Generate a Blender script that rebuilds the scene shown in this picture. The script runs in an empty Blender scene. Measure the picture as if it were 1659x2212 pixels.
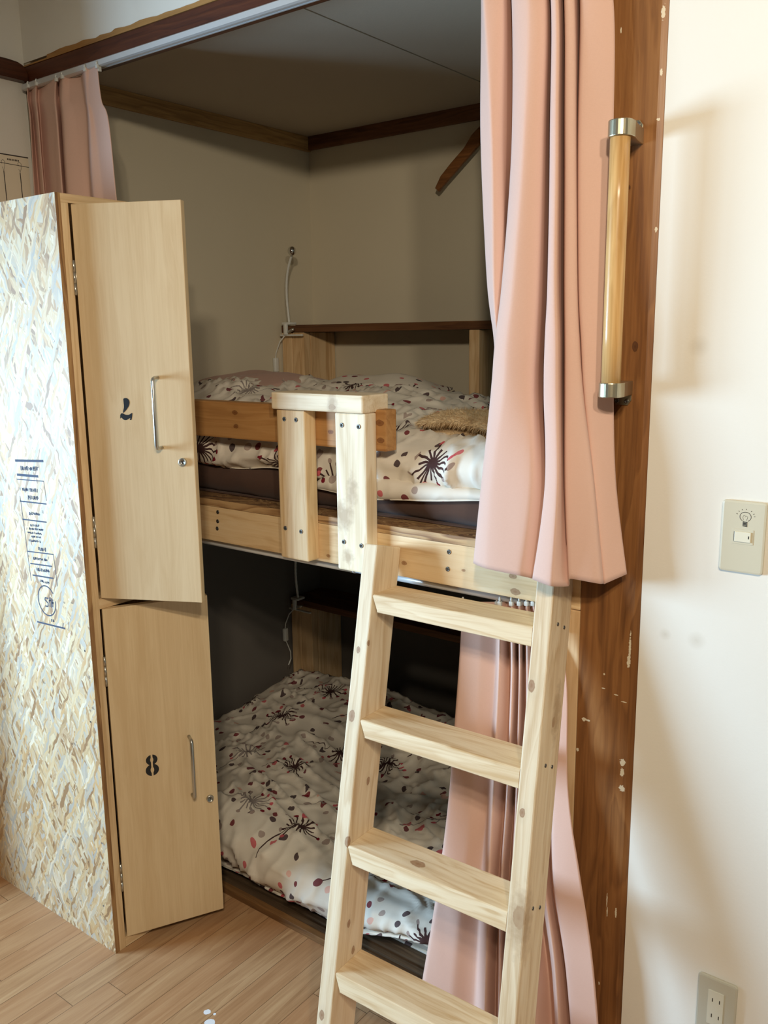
import bpy, bmesh, math, random
from mathutils import Vector, Matrix, noise
random.seed(7)
SC = bpy.context.scene
COL = SC.collection
PI = math.pi

# ---------------------------------------------------------------- helpers
def lin(c):
    def f(v):
        v /= 255.0
        return v / 12.92 if v <= .04045 else ((v + .055) / 1.055) ** 2.4
    return (f(c[0]), f(c[1]), f(c[2]), 1.0)

class NT:
    """tiny node-graph writer"""
    def __init__(s, name, rough=.6, metal=0.0, spec=.5):
        s.m = bpy.data.materials.new(name); s.m.use_nodes = True
        s.t = s.m.node_tree; s.t.nodes.clear()
        s.out = s.n('ShaderNodeOutputMaterial'); s.b = s.n('ShaderNodeBsdfPrincipled')
        s.t.links.new(s.b.outputs[0], s.out.inputs[0])
        s.b.inputs['Roughness'].default_value = rough
        s.b.inputs['Metallic'].default_value = metal
        s.b.inputs['Specular IOR Level'].default_value = spec
    def n(s, t, **k):
        x = s.t.nodes.new(t)
        for a, b in k.items(): setattr(x, a, b)
        return x
    def put(s, sock, v):
        if isinstance(v, bpy.types.NodeSocket): s.t.links.new(v, sock)
        else: sock.default_value = v
    def base(s, v): s.put(s.b.inputs['Base Color'], v)
    def rough(s, v): s.put(s.b.inputs['Roughness'], v)
    def math(s, op, a, b=0.0, c=None):
        x = s.n('ShaderNodeMath', operation=op)
        s.put(x.inputs[0], a); s.put(x.inputs[1], b)
        if c is not None: s.put(x.inputs[2], c)
        return x.outputs[0]
    def vmath(s, op, a, b=(0, 0, 0), scale=None):
        x = s.n('ShaderNodeVectorMath', operation=op)
        s.put(x.inputs[0], a)
        if op != 'SCALE' and op != 'LENGTH': s.put(x.inputs[1], b)
        if scale is not None: s.put(x.inputs['Scale'], scale)
        return x.outputs['Value'] if op in ('LENGTH', 'DISTANCE', 'DOT_PRODUCT') else x.outputs[0]
    def coord(s, which='Object'):
        return s.n('ShaderNodeTexCoord').outputs[which]
    def mapping(s, v, scale=(1, 1, 1), loc=(0, 0, 0), rot=(0, 0, 0)):
        x = s.n('ShaderNodeMapping'); s.put(x.inputs[0], v)
        x.inputs['Location'].default_value = loc; x.inputs['Rotation'].default_value = rot
        x.inputs['Scale'].default_value = scale
        return x.outputs[0]
    def noise(s, v, scale=5, detail=4, rough=.5, dist=0, out=0):
        x = s.n('ShaderNodeTexNoise'); s.put(x.inputs['Vector'], v)
        x.inputs['Scale'].default_value = scale; x.inputs['Detail'].default_value = detail
        x.inputs['Roughness'].default_value = rough; x.inputs['Distortion'].default_value = dist
        return x.outputs[out]
    def voronoi(s, v, scale=1, rand=1, feature='F1', dim='3D'):
        x = s.n('ShaderNodeTexVoronoi', feature=feature, voronoi_dimensions=dim)
        s.put(x.inputs['Vector'], v); x.inputs['Scale'].default_value = scale
        x.inputs['Randomness'].default_value = rand
        return x
    def ramp(s, f, stops, interp='LINEAR'):
        x = s.n('ShaderNodeValToRGB'); s.put(x.inputs[0], f)
        cr = x.color_ramp; cr.interpolation = interp
        while len(cr.elements) < len(stops): cr.elements.new(.5)
        for e, (p, c) in zip(cr.elements, stops):
            e.position = p; e.color = c if len(c) == 4 else lin(c)
        return x.outputs[0]
    def mix(s, f, a, b, mode='MIX'):
        x = s.n('ShaderNodeMix', data_type='RGBA', blend_type=mode)
        s.put(x.inputs[0], f); s.put(x.inputs[6], a); s.put(x.inputs[7], b)
        return x.outputs[2]
    def rand(s): return s.n('ShaderNodeObjectInfo').outputs['Random']
    def bump(s, h, strength=.3, dist=.002):
        x = s.n('ShaderNodeBump'); s.put(x.inputs['Height'], h)
        x.inputs['Strength'].default_value = strength; x.inputs['Distance'].default_value = dist
        s.put(s.b.inputs['Normal'], x.outputs[0])
    def sep(s, v):
        x = s.n('ShaderNodeSeparateXYZ'); s.put(x.inputs[0], v); return x.outputs
    def comb(s, a, b, c=0.0):
        x = s.n('ShaderNodeCombineXYZ'); s.put(x.inputs[0], a); s.put(x.inputs[1], b); s.put(x.inputs[2], c); return x.outputs[0]

def plain(name, c, rough=.6, metal=0.0, spec=.5, vary=0.0):
    n = NT(name, rough, metal, spec)
    if vary:
        f = n.noise(n.coord(), 9, 5, .6)
        a = lin(c); d = tuple(v * (1 - vary) for v in a[:3]) + (1,)
        n.base(n.mix(f, d, a))
    else: n.base(lin(c))
    return n.m

def wood(name, light, mid, dark, axis='x', rough=.55, knots=(), knotc=(138, 86, 46), auto=0.0, rings=1.0, bump=.12, stains=()):
    """sawn timber: grain along `axis` of the object's own space"""
    n = NT(name, rough, 0, .35)
    co = n.coord(); r = n.rand()
    off = n.vmath('SCALE', (13.1, 7.7, 5.3), scale=r)
    c = n.vmath('ADD', co, off)
    A = {'x': 0, 'y': 1, 'z': 2}[axis]
    def sc(a, b):
        v = [b, b, b]; v[A] = a; return tuple(v)
    warp = n.noise(n.mapping(c, sc(1.6, 9)), 1.5, 3, .5, out=1)
    wv = n.vmath('ADD', n.mapping(c, sc(.9, 16)), n.vmath('SCALE', warp, scale=1.1))
    big = n.noise(wv, 2.2, 5, .55, .6)
    fine = n.noise(n.mapping(c, sc(5, 260)), 1.0, 3, .6)
    ringn = n.math('FRACT', n.math('MULTIPLY', n.noise(wv, 1.1, 2, .4), 7.0))
    ring = n.math('SMOOTH_MIN', ringn, n.math('MULTIPLY', n.math('SUBTRACT', 1.0, ringn), 5.0), .2)
    f = n.math('ADD', n.math('MULTIPLY', big, .75), n.math('MULTIPLY', ring, .22 * rings))
    f = n.math('ADD', f, n.math('MULTIPLY', n.math('SUBTRACT', fine, .5), .35))
    base = n.ramp(f, [(.25, dark), (.5, mid), (.78, light)])
    if auto:
        vo = n.voronoi(n.mapping(c, sc(2.6, 9)), 1.0, 1.0)
        k = n.math('LESS_THAN', vo.outputs['Distance'], auto)
        base = n.mix(n.math('MULTIPLY', k, .75), base, lin(knotc))
    for (kx, ky, kz, kr) in knots:
        kr *= .8
        q = n.vmath('SUBTRACT', co, (kx, ky, kz))
        s = [1, 1, 1]; s[A] = .62
        d = n.vmath('LENGTH', n.vmath('MULTIPLY', q, tuple(s)))
        d = n.math('ADD', d, n.math('MULTIPLY', n.math('SUBTRACT', n.noise(co, 160, 2), .5), kr * .5))
        core = n.ramp(n.math('DIVIDE', d, kr), [(.0, (.95, .95, .95, 1)), (.6, (.7, .7, .7, 1)), (.85, (.85, .85, .85, 1)), (1.0, (.2, .2, .2, 1)), (1.05, (0, 0, 0, 1))])
        halo = n.ramp(n.math('DIVIDE', d, kr * 2.6), [(0, (.45, .45, .45, 1)), (1, (0, 0, 0, 1))])
        base = n.mix(halo, base, lin(tuple(int(v * .86) for v in mid)))
        base = n.mix(n.math('MULTIPLY', core, .85), base, lin(knotc))
    for (kx, ky, kz, kr, sc_) in stains:
        d = n.vmath('LENGTH', n.vmath('MULTIPLY', n.vmath('SUBTRACT', co, (kx, ky, kz)), sc_))
        d = n.math('ADD', d, n.math('MULTIPLY', n.math('SUBTRACT', n.noise(co, 70, 4), .5), kr * 1.3))
        base = n.mix(n.ramp(n.math('DIVIDE', d, kr), [(.3, (.8, .8, .8, 1)), (1, (0, 0, 0, 1))]), base, lin((184, 156, 122)))
    n.base(base)
    n.bump(n.math('ADD', fine, n.math('MULTIPLY', ring, .3)), bump, .0012)
    return n.m

def osb(name, cols, scale=1.0, rough=.55, bump=.3, flat='y', lean=0.0):
    """strand board: several layers of long overlapping flakes, mostly running one way"""
    n = NT(name, rough, 0, .4)
    co = n.coord()
    cur = h = None
    for i, (ang, fl, fw, thr) in enumerate(((.08, 9, 48, 0), (.42, 11, 66, .50), (-.38, 10, 60, .54), (1.05, 16, 90, .66), (-.12, 12, 90, .55), (.5, 18, 170, .58), (-.55, 17, 160, .60))):
        ang += lean
        if flat == 'y': c = n.mapping(co, (1, 1, 1), (.37 * i, 0, .11 * i), (0, ang, 0)); sc_ = (fw * scale, 0, fl * scale)
        else: c = n.mapping(co, (1, 1, 1), (.37 * i, .2 * i, 0), (0, 0, ang)); sc_ = (fl * scale, fw * scale, 0)
        c2 = n.vmath('ADD', c, n.vmath('SCALE', n.noise(c, 30, 2, .5, out=1), scale=.022))
        m2 = n.mapping(c2, sc_)
        x_, y_, z_ = n.sep(m2)
        v = n.voronoi(n.comb(x_, z_ if flat == 'y' else y_), 1.0, 1.0, dim='2D')
        r_, g_, b_ = n.sep(v.outputs['Color'])
        f = n.math('ADD', r_, n.math('MULTIPLY', n.math('SUBTRACT', n.noise(m2, 1.4, 3, .6), .5), .22))
        if cur is None: cur, h = f, g_
        else:
            msk = n.math('GREATER_THAN', b_, thr)
            cur = n.math('ADD', n.math('MULTIPLY', cur, n.math('SUBTRACT', 1.0, msk)), n.math('MULTIPLY', f, msk))
            h = n.math('ADD', n.math('MULTIPLY', h, n.math('SUBTRACT', 1.0, msk)), n.math('MULTIPLY', g_, msk))
    k = len(cols)
    base = n.ramp(cur, [((i + .5) / k, c) for i, c in enumerate(cols)])
    fib = n.noise(n.mapping(co, (240, 60, 30) if flat == 'y' else (30, 240, 60)), 1.0, 3, .7)
    base = n.mix(n.math('MULTIPLY', fib, .22), base, lin((170, 142, 104)))
    base = n.mix(n.math('MULTIPLY', n.math('GREATER_THAN', n.noise(co, 60 * scale, 2, .5), .73), .6), base, lin((92, 66, 44)))
    n.base(base)
    n.bump(n.math('ADD', h, n.math('MULTIPLY', fib, .3)), bump, .0012)
    return n.m

def fabric(name, c, c2, weave=900, rough=.95, sheen=.03, trans=0.0):
    n = NT(name, rough, 0, .03)
    uv = n.coord('UV')
    w = n.noise(n.mapping(uv, (1.0, 7.0, 1)), weave * .16, 3, .65)
    w2 = n.noise(n.mapping(uv, (6.0, 1.0, 1)), weave * .16, 3, .65)
    f = n.math('ADD', n.math('MULTIPLY', w, .6), n.math('MULTIPLY', w2, .4))
    n.base(n.mix(f, lin(c2), lin(c)))
    n.b.inputs['Sheen Weight'].default_value = sheen
    n.b.inputs['Sheen Roughness'].default_value = .5
    n.bump(f, .15, .001)
    return n.m

def bedding(name, su=0.0, sv=0.0, base=(232, 222, 206), dens=.72):
    """printed cotton: dandelion heads with stems, and scattered dots, in the cloth's own UV metres"""
    n = NT(name, .82, 0, .2)
    uv = n.vmath('ADD', n.coord('UV'), (su, sv, 0))
    wob = n.vmath('SCALE', n.vmath('SUBTRACT', n.noise(uv, 60, 2, .5, out=1), (.5, .5, .5)), scale=.0025)
    uvw = n.vmath('ADD', uv, wob)
    cot = n.mix(n.noise(uv, 5, 3), lin(base), lin(tuple(int(v * .95) for v in base)))
    colr = cot
    # dots, two layers
    for S, thr, R, off in ((14.0, dens, .14, 0.0), (12.5, .42, .135, 5.3), (15.0, .3, .14, 9.1)):
        p = n.vmath('ADD', n.vmath('SCALE', uvw, scale=S), (off, off, 0))
        v = n.voronoi(p, 1.0, .8, dim='2D')
        ch = n.sep(v.outputs['Color'])
        rad = n.math('ADD', R * .75, n.math('MULTIPLY', ch[1], R * .35))
        m = n.math('MULTIPLY', n.math('LESS_THAN', v.outputs['Distance'], rad), n.math('LESS_THAN', ch[2], thr))
        dc = n.ramp(ch[0], [(0, (120, 24, 38)), (.2, (205, 98, 104)), (.36, (70, 46, 50)), (.55, (168, 148, 138)), (.72, (228, 178, 160)), (.82, (110, 30, 44)), (.92, (64, 44, 50))], 'CONSTANT')
        colr = n.mix(n.math('MULTIPLY', m, .93), colr, dc)
    # dandelion heads
    S = 4.1
    p = n.vmath('SCALE', uvw, scale=S)
    v = n.voronoi(p, 1.0, .55, dim='2D')
    d = n.vmath('SCALE', n.vmath('SUBTRACT', p, v.outputs['Position']), scale=1.0 / S)
    ch = n.sep(v.outputs['Color'])
    dx, dy, _ = n.sep(d)
    r = n.vmath('LENGTH', n.comb(dx, dy))
    ang = n.math('ARCTAN2', dy, dx)
    K = 15.0
    t = n.math('ADD', n.math('MULTIPLY', n.math('DIVIDE', ang, 2 * PI), K), n.math('MULTIPLY', ch[0], 7))
    idx = n.math('FLOOR', t)
    fr = n.math('SUBTRACT', n.math('FRACT', t), .5)
    perp = n.math('MULTIPLY', n.math('ABSOLUTE', fr), n.math('MULTIPLY', r, 2 * PI / K))
    wn = n.n('ShaderNodeTexWhiteNoise', noise_dimensions='2D')
    n.put(wn.inputs['Vector'], n.comb(idx, ch[1])); rr = wn.outputs[0]
    R = n.math('ADD', .034, n.math('MULTIPLY', rr, .026))
    ray = n.math('MULTIPLY', n.math('LESS_THAN', perp, .0025), n.math('LESS_THAN', r, R))
    core = n.math('LESS_THAN', r, .0125)
    # stem
    a0 = n.math('MULTIPLY', ch[2], 1.4)
    ca, sa = n.math('COSINE', a0), n.math('SINE', a0)
    sx = n.math('ADD', n.math('MULTIPLY', dx, ca), n.math('MULTIPLY', dy, sa))
    sy = n.math('SUBTRACT', n.math('MULTIPLY', dy, ca), n.math('MULTIPLY', dx, sa))
    sy = n.math('ADD', sy, n.math('MULTIPLY', n.math('MULTIPLY', sx, sx), .9))
    stem = n.math('MULTIPLY', n.math('LESS_THAN', n.math('ABSOLUTE', sy), .0019),
                  n.math('MULTIPLY', n.math('LESS_THAN', sx, .0), n.math('GREATER_THAN', sx, -.15)))
    dark = n.math('MAXIMUM', n.math('MAXIMUM', ray, core), stem)
    on = n.math('LESS_THAN', ch[1], .86)
    grey = n.math('GREATER_THAN', ch[0], .78)
    starc = n.mix(grey, lin((72, 48, 46)), lin((150, 138, 132)))
    # seeds at ray ends
    e = n.math('SUBTRACT', r, n.math('ADD', R, .004))
    sd = n.math('LESS_THAN', n.math('ADD', n.math('MULTIPLY', e, e), n.math('MULTIPLY', perp, perp)), .000036)
    sd = n.math('MULTIPLY', sd, n.math('GREATER_THAN', rr, .35))
    seedc = n.ramp(wn.outputs[1], [(0, (125, 28, 42)), (.45, (200, 92, 100)), (.7, (165, 145, 136))], 'CONSTANT')
    clear = n.math('LESS_THAN', r, .05)
    colr = n.mix(n.math('MULTIPLY', n.math('MULTIPLY', clear, on), 1.0), colr, cot)
    colr = n.mix(n.math('MULTIPLY', sd, on), colr, seedc)
    colr = n.mix(n.math('MULTIPLY', dark, on), colr, starc)
    n.base(colr)
    n.bump(n.noise(uv, 300, 2, .6), .1, .001)
    return n.m

def link(o, parent=None):
    COL.objects.link(o)
    if parent is not None: o.parent = parent
    return o

def tag(o, label=None, cat=None, group=None, kind=None):
    if label: o['label'] = label
    if cat: o['category'] = cat
    if group: o['group'] = group
    if kind: o['kind'] = kind
    return o

def thing(name, loc, label, cat, rotz=0, mat=None, group=None):
    o = bpy.data.objects.new(name, None); link(o)
    if mat is not None: o.matrix_world = mat
    else: o.location = loc; o.rotation_euler = (0, 0, rotz)
    o.empty_display_size = .05
    return tag(o, label, cat, group)

class MB:
    """collects shapes into one mesh"""
    def __init__(s): s.bm = bmesh.new()
    def box(s, a, b, bev=0.0, seg=2, M=None):
        t = bmesh.new()
        vs = [t.verts.new((x, y, z)) for x in (a[0], b[0]) for y in (a[1], b[1]) for z in (a[2], b[2])]
        for f in ((0, 1, 3, 2), (4, 6, 7, 5), (0, 4, 5, 1), (2, 3, 7, 6), (0, 2, 6, 4), (1, 5, 7, 3)):
            t.faces.new([vs[i] for i in f])
        bmesh.ops.recalc_face_normals(t, faces=t.faces)
        if bev: bmesh.ops.bevel(t, geom=list(t.edges), offset=bev, segments=seg, profile=.6, affect='EDGES', clamp_overlap=True)
        if M is not None: bmesh.ops.transform(t, matrix=M, verts=t.verts)
        s.add(t); return s
    def add(s, t):
        me = bpy.data.meshes.new('tmp'); t.to_mesh(me); t.free(); s.bm.from_mesh(me); bpy.data.meshes.remove(me)
    def tube(s, pts, r, n=12, cap=True):
        """swept round tube; r number or list"""
        P = [Vector(p) for p in pts]; rs = r if isinstance(r, (list, tuple)) else [r] * len(P)
        t = bmesh.new(); rings = []
        up = Vector((0, 0, 1)) if abs((P[1] - P[0]).normalized().z) < .9 else Vector((1, 0, 0))
        for i, p in enumerate(P):
            d = (P[min(i + 1, len(P) - 1)] - P[max(i - 1, 0)]).normalized()
            a = d.cross(up)
            if a.length < 1e-4: a = d.cross(Vector((0, 1, 0)))
            a.normalize(); b = d.cross(a).normalized(); up = -b if (-b).dot(up) > 0 else b
            rings.append([t.verts.new(p + (a * math.cos(k * 2 * PI / n) + b * math.sin(k * 2 * PI / n)) * rs[i]) for k in range(n)])
        for A, B in zip(rings, rings[1:]):
            for k in range(n): t.faces.new((A[k], A[(k + 1) % n], B[(k + 1) % n], B[k]))
        if cap: t.faces.new(rings[0][::-1]); t.faces.new(rings[-1])
        bmesh.ops.recalc_face_normals(t, faces=t.faces)
        s.add(t); return s
    def prism(s, pts, axis, a, b, bev=0.0):
        """outline pts (2-D) extruded along axis from a to b"""
        t = bmesh.new()
        def P(u, v, w): return {'x': (w, u, v), 'y': (u, w, v), 'z': (u, v, w)}[axis]
        A = [t.verts.new(P(u, v, a)) for u, v in pts]; B = [t.verts.new(P(u, v, b)) for u, v in pts]
        n = len(pts)
        fa = t.faces.new(A); fb = t.faces.new(B[::-1])
        for k in range(n): t.faces.new((A[k], B[k], B[(k + 1) % n], A[(k + 1) % n]))
        bmesh.ops.recalc_face_normals(t, faces=t.faces)
        if bev:
            es = [e for e in t.edges if (e.verts[0] in A and e.verts[1] in A) or (e.verts[0] in B and e.verts[1] in B)]
            bmesh.ops.bevel(t, geom=es, offset=bev, segments=2, profile=.6, affect='EDGES', clamp_overlap=True)
        bmesh.ops.triangulate(t, faces=[f for f in t.faces if len(f.verts) > 4])
        s.add(t); return s
    def lathe(s, prof, n=24, M=None):
        """profile (r, z) around z"""
        t = bmesh.new(); rings = []
        for r, z in prof:
            rings.append([t.verts.new((r * math.cos(k * 2 * PI / n), r * math.sin(k * 2 * PI / n), z)) for k in range(n)] if r > 1e-6 else [t.verts.new((0, 0, z))])
        for A, B in zip(rings, rings[1:]):
            for k in range(n):
                if len(A) == 1 and len(B) == 1: continue
                if len(A) == 1: t.faces.new((A[0], B[k], B[(k + 1) % n]))
                elif len(B) == 1: t.faces.new((A[k], A[(k + 1) % n], B[0]))
                else: t.faces.new((A[k], A[(k + 1) % n], B[(k + 1) % n], B[k]))
        bmesh.ops.recalc_face_normals(t, faces=t.faces)
        if M is not None: bmesh.ops.transform(t, matrix=M, verts=t.verts)
        s.add(t); return s
    def quad(s, pts):
        s.bm.faces.new([s.bm.verts.new(p) for p in pts]); return s
    def build(s, name, mat, parent=None, smooth=False, loc=None):
        me = bpy.data.meshes.new(name)
        if loc is not None: bmesh.ops.translate(s.bm, vec=-Vector(loc), verts=s.bm.verts)
        s.bm.to_mesh(me); s.bm.free()
        for m in (mat if isinstance(mat, (list, tuple)) else [mat]): me.materials.append(m)
        if smooth: me.polygons.foreach_set('use_smooth', [True] * len(me.polygons))
        o = bpy.data.objects.new(name, me); link(o, parent)
        if loc is not None: o.location = loc
        return o

def grid(name, P, mat, parent=None, uv=None, thick=0.0, origin=(0, 0, 0), closed=False):
    """cloth surface from rows of points, with UVs in metres"""
    R, Cn = len(P), len(P[0])
    og = Vector(origin)
    verts = [Vector(p) - og for row in P for p in row]
    faces = [(i * Cn + j, i * Cn + j + 1, (i + 1) * Cn + j + 1, (i + 1) * Cn + j) for i in range(R - 1) for j in range(Cn - 1)]
    me = bpy.data.meshes.new(name); me.from_pydata([tuple(v) for v in verts], [], faces)
    me.materials.append(mat)
    U = [[0.0] * Cn for _ in range(R)]; V = [[0.0] * Cn for _ in range(R)]
    for i in range(R):
        for j in range(1, Cn): U[i][j] = U[i][j - 1] + (Vector(P[i][j]) - Vector(P[i][j - 1])).length
    for j in range(Cn):
        for i in range(1, R): V[i][j] = V[i - 1][j] + (Vector(P[i][j]) - Vector(P[i - 1][j])).length
    if uv == 'xy':
        for i in range(R):
            for j in range(Cn): U[i][j] = P[i][j][0]
    l = me.uv_layers.new(name='UVMap')
    for poly in me.polygons:
        for li in poly.loop_indices:
            vi = me.loops[li].vertex_index; i, j = divmod(vi, Cn)
            l.data[li].uv = (U[i][j], V[i][j])
    me.polygons.foreach_set('use_smooth', [True] * len(me.polygons))
    o = bpy.data.objects.new(name, me); link(o, parent); o.location = og
    if thick:
        md = o.modifiers.new('thickness', 'SOLIDIFY'); md.thickness = thick; md.offset = 0
    return o

def crom(p0, p1, p2, p3, t):
    return .5 * ((2 * p1) + (-p0 + p2) * t + (2 * p0 - 5 * p1 + 4 * p2 - p3) * t * t + (-p0 + 3 * p1 - 3 * p2 + p3) * t ** 3)

def curtain_points(table, nsub=7, rsub=10, wob=.0012):
    """key rows x key folds -> fine grid (Catmull-Rom both ways)"""
    rows = []
    for row in table:
        k = [Vector(p) for p in row]; out = []
        for i in range(len(k) - 1):
            a = k[max(i - 1, 0)]; b = k[i]; c = k[i + 1]; d = k[min(i + 2, len(k) - 1)]
            for s in range(nsub): 
                t = s / nsub
                q = crom(a, b, c, d, t) * .55 + b.lerp(c, t * t * (3 - 2 * t)) * .45
                out.append(q)
        out.append(k[-1]); rows.append(out)
    P = []
    for i in range(len(rows) - 1):
        a = rows[max(i - 1, 0)]; b = rows[i]; c = rows[i + 1]; d = rows[min(i + 2, len(rows) - 1)]
        for s in range(rsub):
            t = s / rsub
            P.append([crom(*v, t) for v in zip(a, b, c, d)])
    P.append(rows[-1])
    for r in P:
        for v in r:
            v.y += wob * noise.noise(Vector((v.x * 30, 0, v.z * 5)))
    return P

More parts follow.
